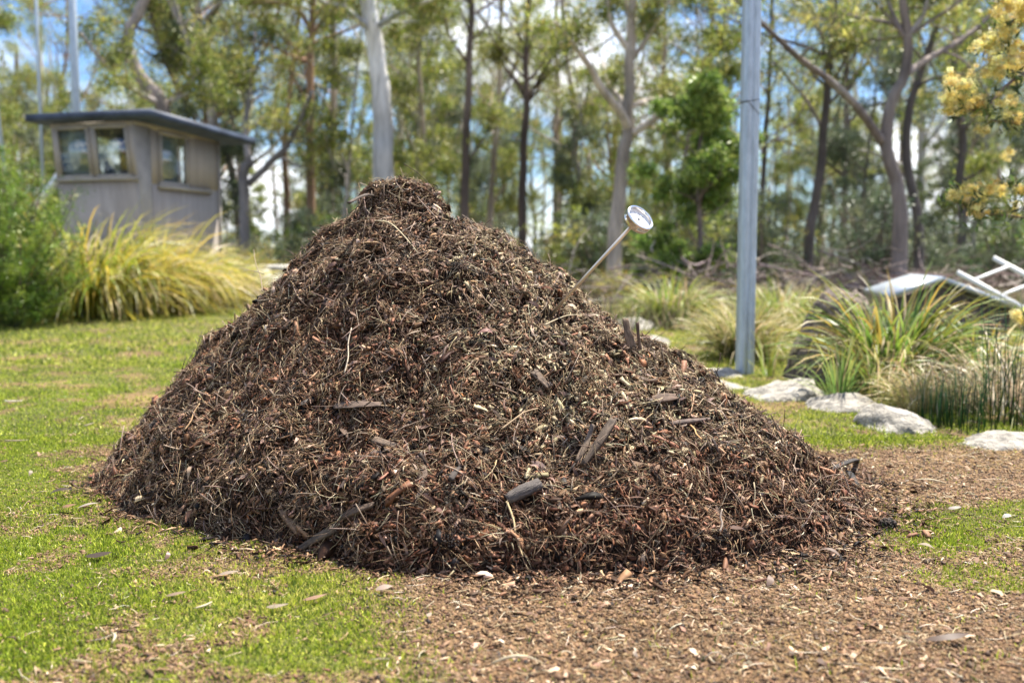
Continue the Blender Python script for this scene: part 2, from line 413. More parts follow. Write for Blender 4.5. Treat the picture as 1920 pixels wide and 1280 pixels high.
def zone(x, y, z, col):
    """reddish belly, straw-grey shoulder on the right"""
    k = len(x); u = fbm(x * 1.6, y * 1.6 + z, 95, 3)
    red = (R.random(k) < .45 * sstep(-.05, .15, u) * sstep(1.0, .5, z)); ol = R.random(k) < .6 * sstep(.0, .5, (x + .43) * .9 + (z - .72) * .35 + u * .6) * sstep(.14, .38, z)
    col[red] = pick(RED, red.sum()); col[ol] = pick(OLIVE, ol.sum()); return col
fr = MB()
# crumbs
x, y, z, n = on_heap(120000); k = len(x)
crumbs(fr, np.stack([x, y, z], 1) + n * R.uniform(-.002, .006, (k, 1)), R.gamma(2, .0013, k) + .0012, zone(x, y, z, pick(BROWN, k, WB)) * .42)
# short splinters
x, y, z, n = on_heap(85000); k = len(x); t, m = lay(n, .3, .15, (x, y))
Ln = R.gamma(1.7, .0105, k) + .006
ribbons(fr, np.stack([x, y, z], 1) + n * R.uniform(0, .014, (k, 1)), t, m, Ln, R.gamma(3, .0011, k) + .0008, R.normal(0, .09, k), zone(x, y, z, pick(BROWN, k, WB)), seg=3, prof='rag', thick=R.uniform(.0006, .002, k), side=R.normal(0, .06, k))
# thin torn flakes
x, y, z, n = on_heap(62000); k = len(x); t, m = lay(n, .45)
Ln = R.gamma(2, .0052, k) + .006
ribbons(fr, np.stack([x, y, z], 1) + n * R.uniform(.001, .014, (k, 1)), t, m, Ln, Ln * R.uniform(.25, .75, k), R.normal(0, .12, k), zone(x, y, z, pick(BROWN, k, WB)), seg=3, prof='rag', thick=R.uniform(.0004, .0012, k), side=R.normal(0, .08, k))
# bark and chips
x, y, z, n = on_heap(15000); k = len(x); t, m = lay(n, .28, .1)
Ln = R.gamma(3, .008, k) + .012
ribbons(fr, np.stack([x, y, z], 1) + n * R.uniform(0, .013, (k, 1)), t, m, Ln, Ln * R.uniform(.18, .42, k), R.normal(0, .08, k), zone(x, y, z, pick(BROWN, k, WB)), seg=4, thick=R.uniform(.0005, .002, k), prof='rag')
# curled gum leaves
x, y, z, n = on_heap(3600); k = len(x); t, m = lay(n, .4)
Ln = R.uniform(.02, .058, k)
LEAFB = [(.10, .06, .045), (.18, .11, .085), (.27, .19, .145), (.40, .31, .24), (.07, .045, .035), (.22, .11, .07)]
ribbons(fr, np.stack([x, y, z], 1) + n * R.uniform(.003, .015, (k, 1)), t, m, Ln, Ln * R.uniform(.14, .3, k), R.normal(0, .17, k), pick(LEAFB, k, [3, 4, 3, 1, 3, 1.5]), seg=4, prof=lambda s: max(.06, math.sin(PI * s) ** .8), side=R.normal(0, .1, k))
# straw and stalks
x, y, z, n = on_heap(26000); k = len(x); t, m = lay(n, .2, .2, (x, y))          # root and bark fibre
ribbons(fr, np.stack([x, y, z], 1) + n * R.uniform(.004, .018, (k, 1)), t, m, R.gamma(3, .011, k) + .015, R.uniform(.0006, .0016, k), R.normal(0, .1, k), pick([(.10, .06, .036), (.20, .12, .07), (.32, .21, .13), (.05, .03, .02), (.42, .30, .19)], k), seg=4, thick=R.uniform(.0005, .0012, k), side=R.normal(0, .12, k), prof=lambda s: .9)
x, y, z, n = on_heap(9500); k = len(x); t, m = lay(n, .22, 0, (x, y))
STRAW = [(.36, .27, .16), (.50, .41, .26), (.24, .17, .10), (.16, .11, .07), (.62, .54, .40)]
ribbons(fr, np.stack([x, y, z], 1) + n * R.uniform(.006, .02, (k, 1)), t, m, R.gamma(3, .014, k) + .02, R.uniform(.0009, .0022, k), R.normal(0, .1, k), pick(STRAW, k, [3, 2, 4, 4, .7]), seg=4, thick=R.uniform(.0008, .0016, k), side=R.normal(0, .1, k), prof=lambda s: .9)
# twigs
x, y, z, n = on_heap(2600); k = len(x); t, m = lay(n, .25)
ribbons(fr, np.stack([x, y, z], 1) + n * R.uniform(.004, .02, (k, 1)), t, m, R.gamma(4, .017, k) + .03, R.uniform(.002, .0048, k), R.normal(0, .06, k), pick([(.12, .08, .06), (.2, .15, .115), (.06, .045, .035), (.27, .20, .15)], k), seg=4, thick=R.uniform(.002, .004, k), side=R.normal(0, .08, k), prof=lambda s: 1 - .4 * s)
# clods: dense crumb balls bristling with fibre
x, y, z, n = on_heap(420); k = len(x); cr_ = R.gamma(3, .005, k) + .007; ccol = pick([(.045, .03, .022), (.08, .05, .034), (.16, .09, .05), (.11, .075, .055), (.025, .02, .018)], k)
K = 130; idx = np.repeat(np.arange(k), K); d = unit(R.normal(0, 1, (k * K, 3))); c0 = np.stack([x, y, z], 1)[idx] + n[idx] * cr_[idx][:, None] * .4
pp = c0 + d * (cr_[idx] * R.uniform(.55, 1.05, k * K))[:, None] * np.array([1, 1, .75])
crumbs(fr, pp, R.uniform(.0015, .0042, k * K), ccol[idx] * R.uniform(.6, 1.5, (k * K, 1)))
sel = R.random(k * K) < .3; ks_ = sel.sum()
ribbons(fr, pp[sel], unit(R.normal(0, 1, (ks_, 3)) + d[sel] * .4), d[sel], R.uniform(.006, .024, ks_), R.uniform(.0008, .002, ks_), R.normal(0, .12, ks_), ccol[idx][sel] * R.uniform(.8, 2.6, (ks_, 1)), seg=2, thick=R.uniform(.0006, .0012, ks_))
# slabs of bark
x, y, z, n = on_heap(360); k = len(x); t, m = lay(n, .3); Ln = R.uniform(.03, .085, k)
ribbons(fr, np.stack([x, y, z], 1) + n * R.uniform(.004, .016, (k, 1)), t, m, Ln, Ln * R.uniform(.15, .36, k), R.normal(0, .07, k), pick([(.07, .045, .033), (.12, .08, .055), (.18, .125, .09), (.04, .03, .025)], k), seg=6, prof='rag', thick=R.uniform(.0015, .004, k), side=R.normal(0, .05, k))
# black lumps
x, y, z, n = on_heap(320); k = len(x)
crumbs(fr, np.stack([x, y, z], 1) + n * .006, R.gamma(3, .0028, k) + .004, pick([(.018, .017, .018), (.035, .03, .028), (.012, .012, .014)], k))
# orange flecks
x, y, z, n = on_heap(1500); k = len(x); t, m = lay(n, .3)
ribbons(fr, np.stack([x, y, z], 1) + n * R.uniform(.003, .015, (k, 1)), t, m, R.uniform(.01, .03, k), R.uniform(.002, .007, k), R.normal(0, .1, k), pick([(.36, .15, .06), (.30, .17, .07), (.45, .25, .12)], k), seg=2)
o = fr.build('mulch_fragments', M['mulch']); o.parent = heap; o.matrix_parent_inverse.identity(); o.location = (-HC[0], -HC[1], 0); o['kind'] = 'stuff'

# ------------------------------------------------------------------ litter on the ground
lt = MB()
def litter(k, y0, y1, dens, kind, lo=-1, hi=1):
    y = R.uniform(y0, y1, k); x = R.uniform(lo, hi, k) * (.64 * y + .15)
    p = dens(x, y); keep = (R.random(k) < p) & (heap_z(x, y, False) < .02); x, y = x[keep], y[keep]; k = len(x)
    z = ground_z(x, y); n = unit(np.stack([R.normal(0, .12, k), R.normal(0, .12, k), np.ones(k)], 1)); pos = np.stack([x, y, z], 1)
    if kind == 'chip':
        pass
        t, m = lay(n, .15); Ln = R.gamma(1.6, .0055, k) + .0045
        ribbons(lt, pos + n * R.uniform(.001, .006, (k, 1)), t, m, Ln, Ln * R.uniform(.15, .45, k), R.normal(0, .06, k), pick([(.20, .125, .072), (.31, .21, .13), (.12, .072, .043), (.50, .38, .26), (.055, .034, .022), (.18, .10, .058)], k, [4, 2.2, 4, 1.1, 3.2, 2.4]), seg=2, thick=R.uniform(.0006, .0022, k), prof='rag')
    if kind == 'spill':
        t, m = lay(n, .3); Ln = R.gamma(1.8, .009, k) + .006
        ribbons(lt, pos + n * R.uniform(.001, .012, (k, 1)), t, m, Ln, Ln * R.uniform(.1, .5, k), R.normal(0, .1, k), pick(BROWN, k, WB), seg=3, prof='rag', thick=R.uniform(.0006, .003, k))
    if kind == 'flake':
        t, m = lay(n, .2); Ln = R.uniform(.012, .035, k)
        ribbons(lt, pos + n * R.uniform(.002, .008, (k, 1)), t, m, Ln, Ln * R.uniform(.2, .5, k), R.normal(0, .14, k), pick([(.42, .31, .21), (.32, .21, .14), (.22, .13, .085), (.10, .06, .04), (.54, .43, .32)], k), seg=4, prof='rag', side=R.normal(0, .08, k))
    if kind == 'crumb':
        crumbs(lt, pos, R.gamma(3, .0011, k) + .0012, pick([(.13, .08, .045), (.19, .12, .065), (.07, .044, .028), (.26, .175, .10), (.025, .02, .017)], k, [4, 4, 3, 1.5, .6]))
    if kind == 'stalk':
        t, m = lay(n, .08)
        ribbons(lt, pos + n * R.uniform(.003, .009, (k, 1)), t, m, R.gamma(3, .009, k) + .01, R.uniform(.001, .0028, k), R.normal(0, .08, k), pick(STRAW, k), seg=3, thick=R.uniform(.0008, .0016, k), side=R.normal(0, .1, k), prof=lambda s: .9)
def toe(x, y):
    q = np.hypot(x - HC[0], y - HC[1]) / np.interp(np.arctan2(y - HC[1], x - HC[0]), _ang, _rad)
    return (1 - .6 * sstep(-.7, -1.1, x)) * sstep(1.20, .97, q + .34 * fbm(x * 4, y * 4, 111, 3)) ** 1.5
bare = lambda x, y: np.clip(1.02 - grass_mask(x, y), 0, 1)
near_heap = lambda x, y: sstep(-.12, .0, heap_z(x, y, False)) * .8
litter(72000, 1.7, 4.6, lambda x, y: bare(x, y) * np.clip(.45 + 1.6 * fbm(x * 2.6, y * 2.6, 97, 4), .12, 1), 'chip')
litter(170000, 1.7, 4.4, bare, 'crumb')
litter(9000, 1.7, 5.0, lambda x, y: bare(x, y) * .8 + .08, 'stalk')
litter(40000, 1.9, 5.2, near_heap, 'chip')
litter(150000, 2.0, 5.2, toe, 'spill'); litter(60000, 2.0, 5.2, toe, 'crumb')
litter(2600, 1.7, 5.0, lambda x, y: bare(x, y) * .8 + .03, 'flake')
litter(30000, 1.8, 7.5, lambda x, y: .12 + .8 * sstep(.0, .22, fbm(x * 3, y * 3, 63, 3)), 'chip')
litter(40000, 1.8, 6.5, lambda x, y: .08 + .7 * sstep(.02, .22, fbm(x * 3, y * 3, 63, 3)), 'crumb')
litter(26000, 4.4, 9, lambda x, y: bare(x, y) * .8, 'chip')
o = lt.build('leaf_litter', M['mulch']); tag(o, kind='stuff')

# ------------------------------------------------------------------ single leaves and pieces lying on the turf
def gum_leaf(px, py, Ln, wf, az, col, label, curl=.15, tilt=.12, name='fallen_leaf', thick=None):
    Ln = Ln * .75; col = tuple(c * .72 for c in col); mb = MB(); p = gnd(px, py); p[2] = ground_z(p[0], p[1]) + .016
    ribbons(mb, np.zeros((1, 3)), np.array([[math.cos(az), math.sin(az), tilt]]), np.array([[tilt * .5, -.25, 1.]]), np.array([Ln]), np.array([Ln * wf]), np.array([curl]), np.array([col], float),
            seg=6, prof=lambda s: max(.05, math.sin(PI * s ** .8) ** .75) * R.uniform(.75, 1.1), side=np.array([.14]), thick=None if thick is None else np.array([thick]))
    o = mb.build(name, M['mulch'] if thick else M['leafy']); o.location = p
    tag(o, label, 'leaf' if name == 'fallen_leaf' else 'wood chip', 'fallen leaves and chips lying on the lawn')
PALE = (.46, .37, .29); TAN = (.38, .27, .19); PINK = (.34, .22, .18); CREAM = (.58, .49, .34); DK = (.10, .07, .05)
gum_leaf(55, 892, .045, .42, 1.9, PALE, 'pale curled leaf standing in the turf left of the heap, nearest the left edge', .25, .6)
gum_leaf(208, 1208, .085, .16, 2.0, CREAM, 'cream splinter of wood lying on the near left lawn', .02, .05, 'wood_chip', .004)
gum_leaf(380, 1148, .075, .2, .9, CREAM, 'straight cream wood chip on the lawn below the left foot of the heap', .02, .05, 'wood_chip', .004)
gum_leaf(312, 963 + 90, .04, .45, 1.6, PINK, 'small pinkish upright leaf on the lawn in front of the left foot of the heap', .2, .8)
gum_leaf(330, 1125, .065, .3, .35, TAN, 'wide tan leaf lying on the near lawn behind the straight cream chip', .1)
gum_leaf(590, 1133, .08, .24, .4, (.44, .27, .18), 'reddish tan leaf near the edge of the bare soil', .08)
gum_leaf(520, 1150, .07, .3, .1, PALE, 'greyish pale leaf beside the reddish tan leaf at the soil edge', .06)
gum_leaf(430, 1085, .07, .3, .2, PALE, 'pale brown leaf flat on the lawn under the heap', .1)
gum_leaf(185, 1050, .10, .4, .1, DK, 'dark brown leaf patch lying flat on the left lawn', .05)
gum_leaf(25, 757, .16, .18, .05, (.62, .56, .46), 'long bleached bark strip at the far left of the lawn', .02, .0, 'wood_chip', .006)
gum_leaf(30, 832, .15, .09, .1, (.34, .26, .2), 'thin brown stick on the lawn by the left picture edge', .02, .0, 'wood_chip', .006)
gum_leaf(150, 790, .06, .2, 1.1, CREAM, 'small cream chip standing out left of the heap foot', .05, .3, 'wood_chip', .003)
gum_leaf(165, 803, .08, .16, .8, PALE, 'pale chip just right of the small cream chip left of the heap', .05, .2, 'wood_chip', .003)
gum_leaf(165, 958, .09, .2, .6, (.52, .44, .38), 'pale grey leaf on the turf at the left heap foot', .15)
gum_leaf(115, 930, .10, .35, .3, DK, 'dark curled leaf on the turf left of the heap foot', .2)
gum_leaf(130, 958, .06, .4, .5, (.36, .20, .12), 'small orange brown leaf beside the dark curled leaf', .1)
gum_leaf(1740, 912, .17, .06, 2.9, CREAM, 'long pale stick lying on bare soil right of the heap', .02, .0, 'wood_chip', .005)
gum_leaf(1790, 962, .06, .5, .1, (.45, .4, .35), 'pale flat leaf on bare soil right of the long pale stick', .1)
gum_leaf(1888, 978, .045, .6, .1, (.75, .72, .66), 'small white curled leaf on the green patch at the right', .3)
gum_leaf(1735, 1035, .06, .35, 2.7, (.42, .33, .25), 'tan leaf in the green patch right of the heap', .1)
gum_leaf(1775, 1210, .14, .2, .1, (.16, .11, .085), 'long dark brown leaf on the soil at bottom right', .1, .1)
gum_leaf(965, 1262, .17, .07, .15, CREAM, 'bent cream stalk on the soil at the bottom edge', .3, .0, 'wood_chip', .004)
gum_leaf(845, 945 + 140, .07, .12, 1.1, (.5, .42, .25), 'pale green straw piece at the front foot of the heap', .05, .5, 'wood_chip', .003)
gum_leaf(1085, 1098, .05, .12, 1.2, CREAM, 'short cream straw standing at the front foot of the heap', .02, 1.0, 'wood_chip', .003)
gum_leaf(720, 1115, .06, .5, .3, (.52, .40, .33), 'broad pinkish leaf on the soil at the heap front left', .15)
gum_leaf(1440, 1095, .05, .5, 1.2, (.35, .25, .2), 'upright brown leaf at the right front foot of the heap', .15, .6)
gum_leaf(1555, 1050, .09, .22, 2.7, (.34, .25, .2), 'curled grey brown leaf at the right foot of the heap', .2, .2)

# ------------------------------------------------------------------ larger pieces on the heap
def heap_hit(px, py):
    """point of the heap surface seen at this pixel"""
    for Y in np.arange(2.3, 5, .004):
        p = at(px, py, Y)
        if heap_z(np.array([p[0]]), np.array([p[1]]), False)[0] >= p[2] - 1e-4: return p
    return at(px, py, 3.3)
def chunk(name, a, b, wd, th, col, label, m='wood', proud=.012, cat='wood piece', round_=False, rag=.12):
    """piece of bark or wood between two pixels of the heap face"""
    A = heap_hit(*a); B = heap_hit(*b) if not isinstance(b, np.ndarray) else b
    nrm = np.array([0, -.62, .78]); A = A + nrm * proud; B = B + nrm * proud; C = (A + B) / 2; t = unit(B - A); Ln = np.linalg.norm(B - A)
    s = unit(np.cross(t, nrm)); u = np.cross(s, t)
    mb = MB(); ns = 14; sd = 12; V = []
    th_ = np.arange(sd) * 2 * PI / sd; rg = R.normal(0, rag, sd)
    for i in range(ns):
        f = i / (ns - 1); k = .82 + .18 * math.sin(PI * f); k *= 1 + R.normal(0, .03)
        if not round_: k *= (.88 + .16 * math.sin(2.1 + 5 * f + rg[0] * 20))
        for j in range(sd):
            c, q = math.cos(th_[j]), math.sin(th_[j])
            e = .55 if not round_ else 1
            cx = math.copysign(abs(c) ** e, c) * wd / 2 * k * (1 + rg[j] + R.normal(0, .025)); cq = math.copysign(abs(q) ** e, q) * th / 2 * k * (1 + rg[j] + R.normal(0, .04))
            off = t * ((f - .5) * Ln + (rg[(j * 5) % sd] * wd * .6 if i in (0, ns - 1) else 0)) + s * (cx + .03 * Ln * math.sin(3 * f)) + u * (cq + .04 * Ln * math.sin(PI * f))
            V.append(off)
    Q = [[i * sd + j, i * sd + (j + 1) % sd, (i + 1) * sd + (j + 1) % sd, (i + 1) * sd + j] for i in range(ns - 1) for j in range(sd)]
    e0 = -t * Ln * .5; e1 = t * Ln * .5; V += [e0, e1]; e = ns * sd
    T = [[e, (j + 1) % sd, j] for j in range(sd)] + [[e + 1, (ns - 1) * sd + j, (ns - 1) * sd + (j + 1) % sd] for j in range(sd)]
    # local frame with x along the piece, so the grain runs along it
    Rm = np.stack([t, s, u], 1); V = np.array(V) @ Rm
    cs = np.asarray(col) * (.55 if m == 'wood' else 1) * (1 + R.normal(0, .22, (len(V), 1)))
    mb.add(V, Q, np.clip(cs, 0, 1), T)
    o = mb.build(name, M[m]); from mathutils import Matrix
    o.matrix_world = Matrix([[*Rm[0], C[0]], [*Rm[1], C[1]], [*Rm[2], C[2]], [0, 0, 0, 1]])
    return tag(o, label, cat, 'larger wood and bark pieces on the heap')
chunk('charred_branch', (950, 943), (1013, 912), .040, .034, (.1, .1, .1), 'short thick grey black charred stub lying low on the heap front', 'char', .016, 'branch', True, .06)
chunk('bark_piece', (1092, 880), heap_hit(1138, 800) + np.array([0.01, -.07, .02]), .027, .022, (.15, .105, .075), 'upright dark split stick poking out of the lower middle of the heap', proud=.02, rag=.2)
chunk('bark_piece', (1082, 868), heap_hit(1108, 798) + np.array([0, -.05, .01]), .022, .016, (.24, .17, .12), 'lighter splinter leaning behind the upright dark split stick', proud=.0)
chunk('bark_piece', (1172, 598), heap_hit(1188, 668), .030, .016, (.27, .19, .13), 'broad brown bark slab on the right shoulder below the thermometer', proud=.002)
chunk('bark_piece', (1195, 604), heap_hit(1202, 668), .014, .012, (.18, .12, .085), 'narrow dark bark sliver right of the broad bark slab', proud=.0)
chunk('bark_piece', (560, 1038), (632, 995), .030, .018, (.17, .125, .09), 'flat wood offcut at the front left foot of the heap', proud=.018)
chunk('bark_piece', (700, 830), (742, 842), .028, .014, (.22, .155, .11), 'short blocky brown chip left of the heap middle', proud=.014)
chunk('bark_piece', (628, 772), (715, 768), .026, .008, (.18, .125, .095), 'long curled bark flake casting a dark gap left of the heap middle', proud=.024)
chunk('bark_piece', (795, 930), (785, 880), .036, .018, (.18, .12, .085), 'wide upright bark chunk left of the charred stub', proud=.01)
chunk('bark_piece', (865, 880), (845, 905), .018, .014, (.10, .08, .07), 'small dark wedge of wood between bark chunk and charred stub', proud=.012)
chunk('bark_piece', (1252, 800), (1330, 790), .016, .012, (.17, .12, .10), 'smooth brown stick lying across the right middle of the heap', proud=.012)
chunk('bark_piece', (640, 975), (700, 950), .026, .012, (.15, .10, .07), 'dark flat bark strip low on the left heap front', proud=.012)
chunk('bark_piece', (530, 960), (565, 1000), .036, .018, (.30, .19, .12), 'orange brown rotten wood knob at the lower left of the heap', proud=.008)
chunk('bark_piece', (1548, 890), heap_hit(1590, 880), .022, .012, (.06, .05, .045), 'black curved bark strip at the right foot of the heap', proud=.02)
chunk('bark_piece', (1590, 895), heap_hit(1605, 915), .026, .02, (.035, .032, .032), 'black charcoal lump under the curved bark strip at the right foot', proud=.01)
chunk('bark_piece', (1212, 755), (1275, 745), .030, .02, (.18, .115, .08), 'fibrous brown fibre roll on the right middle of the heap', proud=.006, rag=.25)
chunk('bark_piece', (1000, 700), (1030, 730), .03, .014, (.2, .14, .10), 'broad brown bark chip above the heap middle', proud=.01)
chunk('bark_piece', (1180, 875), (1235, 885), .03, .022, (.30, .18, .11), 'ginger coloured fibrous clump right of the upright split stick', proud=.006, rag=.3)
chunk('bark_piece', (470, 735), (500, 690), .012, .008, (.24, .18, .14), 'thin pale brown stick on the left slope', proud=.014)
chunk('bark_piece', (725, 530), (755, 490), .010, .007, (.2, .15, .11), 'thin curved stick below the heap top', proud=.014)
chunk('bark_piece', (655, 385), (700, 372), .016, .01, (.12, .09, .07), 'dark bark shred on the left side of the heap top', proud=.01)
def straw(a, b, r, col, label, arch=.0, m='mulch'):
    A = heap_hit(*a) + np.array([0, -.02, .02]); B = (heap_hit(*b) if not isinstance(b, np.ndarray) else b) + np.array([0, -.03, .02]); mb = MB()
    P = smooth_path([A, (A * 2 + B) / 3 + np.array([.004, 0, arch]), (A + 2 * B) / 3 + np.array([-.003, 0, arch]), B], 4) 
    tube(mb, P - A, np.linspace(r, r * .6, len(P)), 5, col)
    o = mb.build('straw_stalk', M[m]); o.location = A; tag(o, label, 'stalk', 'long stalks lying on the heap')
straw((950, 950), (980, 1050), .0032, (.50, .39, .22), 'long yellow straw stalk hanging below the charred stub')
straw((1020, 620), (1090, 600), .002, (.5, .42, .28), 'pale straw stalk beside the foot of the thermometer stem', .01)
straw((648, 710), (662, 625), .0026, (.58, .48, .36), 'upright cream stalk on the upper left heap face')
straw((700, 425), (785, 485), .0025, (.55, .46, .30), 'curved pale stem running below the heap top', .03)
straw((940, 815), (1008, 775), .003, (.36, .26, .16), 'forked tan twig lying across the heap middle', .01)
straw((350, 815), (380, 765), .003, (.42, .27, .15), 'ginger brown stalk on the lower left slope')
straw((1290, 805), (1312, 832), .003, (.48, .28, .13), 'short orange stalk on the right middle of the heap')
straw((495, 558), at(480, 478, 3.62), .0018, (.22, .17, .12), 'thin brown twig sticking up from the left skyline of the heap')
straw((498, 525), at(455, 512, 3.62), .0014, (.30, .24, .16), 'fine pale twig reaching left from the heap skyline')
straw((1480, 835), at(1495, 790, 3.3), .0014, (.12, .10, .07), 'fine curled dark tendril on the right skyline of the heap')
straw((1545, 930), at(1567, 897, 2.98), .003, (.60, .49, .32), 'cream straw stalk near the right foot of the heap')
straw((1347, 1005), at(1350, 962, 2.72), .0034, (.60, .48, .36), 'pale pinkish stake standing at the lower right of the heap')
# clod and the stones at the foot
mb = MB(); cl = gnd(1664, 990); k = 900
dv = unit(R.normal(0, 1, (k, 3))); crumbs(mb, dv * R.uniform(.4, 1, (k, 1)) ** .5 * np.array([.026, .022, .019]) + [0, 0, .014], R.uniform(.002, .006, k), pick([(.035, .028, .024), (.06, .045, .036), (.02, .018, .017)], k))
o = mb.build('soil_clod', M['mulch']); o.location = (cl[0], cl[1], ground_z(cl[0], cl[1])); tag(o, 'dark round clod of soil beside the right foot of the heap', 'clod')

# ------------------------------------------------------------------ compost thermometer
S0 = heap_hit(1038, 582); S0 = S0 + np.array([0, -.035, .0]); S1 = at(1187, 421, S0[1] - .26)
ax = unit(S1 - S0)
th = empty('compost_thermometer', S0, 'stainless compost thermometer with round white dial stuck into the right slope', 'thermometer')
mb = MB(); P0 = S0 - ax * .12 - S0; P1 = S1 - S0
tube(mb, np.array([P0, P0 * .5 + P1 * .5, P1 - ax * .008]), .0056, 20, (.5, .5, .5)); mb.build('stem', M['steel'], th, smooth=True)
mb = MB()
tube(mb, np.array([P1 - ax * .012, P1 - ax * .011, P1 + ax * .004, P1 + ax * .012]), [.009, .0115, .0115, .010], 6, (.5, .5, .5)); mb.build('collar', M['steel'], th)
nd = unit(np.array([.52, -.60, .60]))                                 # the dial faces up and towards us
nd = unit(nd)
DR = .0455
HCn = at(1198, 411, S1[1] - .014) - S0
ex = unit(np.cross(np.array([0, 0, 1.]), nd)); ey = np.cross(nd, ex)
def lathe(prof, name, m, smooth=True, sides=64, parent=None):
    mb = MB(); V = []; ns = sides; a = np.arange(ns) * 2 * PI / ns
    for r, h in prof:
        V.append(HCn + (np.cos(a) * r)[:, None] * ex + (np.sin(a) * r)[:, None] * ey + nd * h)
    n_ = len(prof); Q = [[i * ns + j, i * ns + (j + 1) % ns, (i + 1) * ns + (j + 1) % ns, (i + 1) * ns + j] for i in range(n_ - 1) for j in range(ns)]
    mb.add(np.concatenate(V), Q); return mb.build(name, m, parent or th, smooth=smooth)
case = lathe([(0, -.019), (DR * .9, -.019), (DR * .98, -.016), (DR, -.012), (DR, .004), (DR * 1.03, .0055), (DR * 1.03, .0085), (DR * .99, .0105), (DR * .90, .0105), (DR * .87, .0085), (DR * .87, -.003)], 'case', M['chrome'])
for p in case.data.polygons: p.use_smooth = True
dial = lathe([(DR * .87, -.002), (0, -.002)], 'dial', M['dial'], False)
def on_dial(x, y, h=0): return HCn + ex * x + ey * y + nd * h
mb = MB()
for d in range(0, 41):
    a = math.radians(225 - d * 270 / 40); r1 = DR * .74; r0 = DR * (.62 if d % 5 == 0 else .68)
    beam(mb, on_dial(math.cos(a) * r0, math.sin(a) * r0, -.0013), on_dial(math.cos(a) * r1, math.sin(a) * r1, -.0013), .0010 if d % 5 == 0 else .0005, .0002, nd)
mk = mb.build('scale_marks', M['ink'], dial)
def text_on(txt, size, x, y, h, parent, name):
    cu = bpy.data.curves.new(name, 'FONT'); cu.body = txt; cu.size = size; cu.align_x = 'CENTER'; cu.align_y = 'CENTER'
    ob = bpy.data.objects.new(name, cu); COL.objects.link(ob); me = bpy.data.meshes.new_from_object(ob); COL.objects.unlink(ob); bpy.data.objects.remove(ob)
    co = np.array([v.co[:] for v in me.vertices]); pts = np.array([on_dial(x + c[0], y + c[1], h) for c in co])
    for v, p in zip(me.vertices, pts): v.co = p
    me.materials.append(M['ink']); o = bpy.data.objects.new(name, me); COL.objects.link(o); o.parent = parent; return o
for d in range(9):
    a = math.radians(225 - d * 270 / 8); text_on(str(d * 20), .0068, math.cos(a) * DR * .5, math.sin(a) * DR * .5, -.0013, dial, 'numeral')
text_on('°C', .008, 0, -.009, -.0013, dial, 'numeral')
mb = MB(); a = math.radians(120)
beam(mb, on_dial(-math.cos(a) * .008, -math.sin(a) * .008, .0005), on_dial(math.cos(a) * DR * .6, math.sin(a) * DR * .6, .0005), .0013, .0005, nd)
tube(mb, np.array([on_dial(0, 0, -.001), on_dial(0, 0, .002)]), .003, 12); mb.build('needle', M['ink'], th)
# maker's label round the case: dark lettering on a white strip
mb = MB(); aa = np.radians(np.linspace(-128, -62, 15)); V = []
for q in aa:
    d_ = ex * math.cos(q) + ey * math.sin(q); V += [HCn + d_ * (DR + .0005) + nd * -.0075, HCn + d_ * (DR + .0005) + nd * .0045]
mb.add(np.array(V), [[2 * i, 2 * i + 2, 2 * i + 3, 2 * i + 1] for i in range(14)]); lb = mb.build('rim_label', M['dial'], th)
cu = bpy.data.curves.new('lettering', 'FONT'); cu.body = 'REOTEMP'; cu.size = .0115; cu.align_x = 'CENTER'; cu.align_y = 'CENTER'
ob = bpy.data.objects.new('lettering', cu); COL.objects.link(ob); me = bpy.data.meshes.new_from_object(ob); COL.objects.unlink(ob); bpy.data.objects.remove(ob)
for v in me.vertices:
    q = math.radians(-95) + v.co.x / DR; d_ = ex * math.cos(q) + ey * math.sin(q); v.co = Vector(HCn + d_ * (DR + .0009) + nd * (v.co.y - .0015))
me.materials.append(M['ink']); o = bpy.data.objects.new('lettering', me); COL.objects.link(o); o.parent = lb

# ------------------------------------------------------------------ galvanised post
def zt(x, y): return float(ground_z(np.array([x]), np.array([y]))[0])
pb = gnd(1396, 697); pY = pb[1]
post = empty('steel_post', (pb[0], pY, 0), 'tall grey galvanised steel post standing behind the rocks, right of the heap', 'post')
mb = MB(); Hh = 6.5; wq = .049
prof = [(-1, -1), (-.12, -1), (-.04, -.78), (.04, -.78), (.12, -1), (1, -1), (1, 1), (-1, 1)]       # square hollow section with a groove down its face
rz = math.radians(17); cR, sR = math.cos(rz), math.sin(rz); V = []
for z in (-.1, 1.5, 3, Hh):
    for (a, b) in prof: V.append([wq * (a * cR - b * sR), wq * (a * sR + b * cR), z])
npf = len(prof); Q = [[i * npf + j, i * npf + (j + 1) % npf, (i + 1) * npf + (j + 1) % npf, (i + 1) * npf + j] for i in range(3) for j in range(npf)]
mb.add(V, Q); mb.build('post', M['galv'], post)
mb = MB(); zc = at(1404, 190, pY)[2]
def loop(z, sl):
    q = []
    for a in np.linspace(0, 2 * PI, 17):
        c, s = math.cos(a), math.sin(a); k = wq * 1.05 / max(abs(c), abs(s)); xx, yy = c * k, s * k
        q.append([xx * cR - yy * sR, xx * sR + yy * cR, z + sl * xx / wq])
    return np.array(q)
tube(mb, loop(zc, .01), .0022, 5); tube(mb, loop(zc - .05, -.045), .002, 5); mb.build('wire_tie', M['wire'], post)

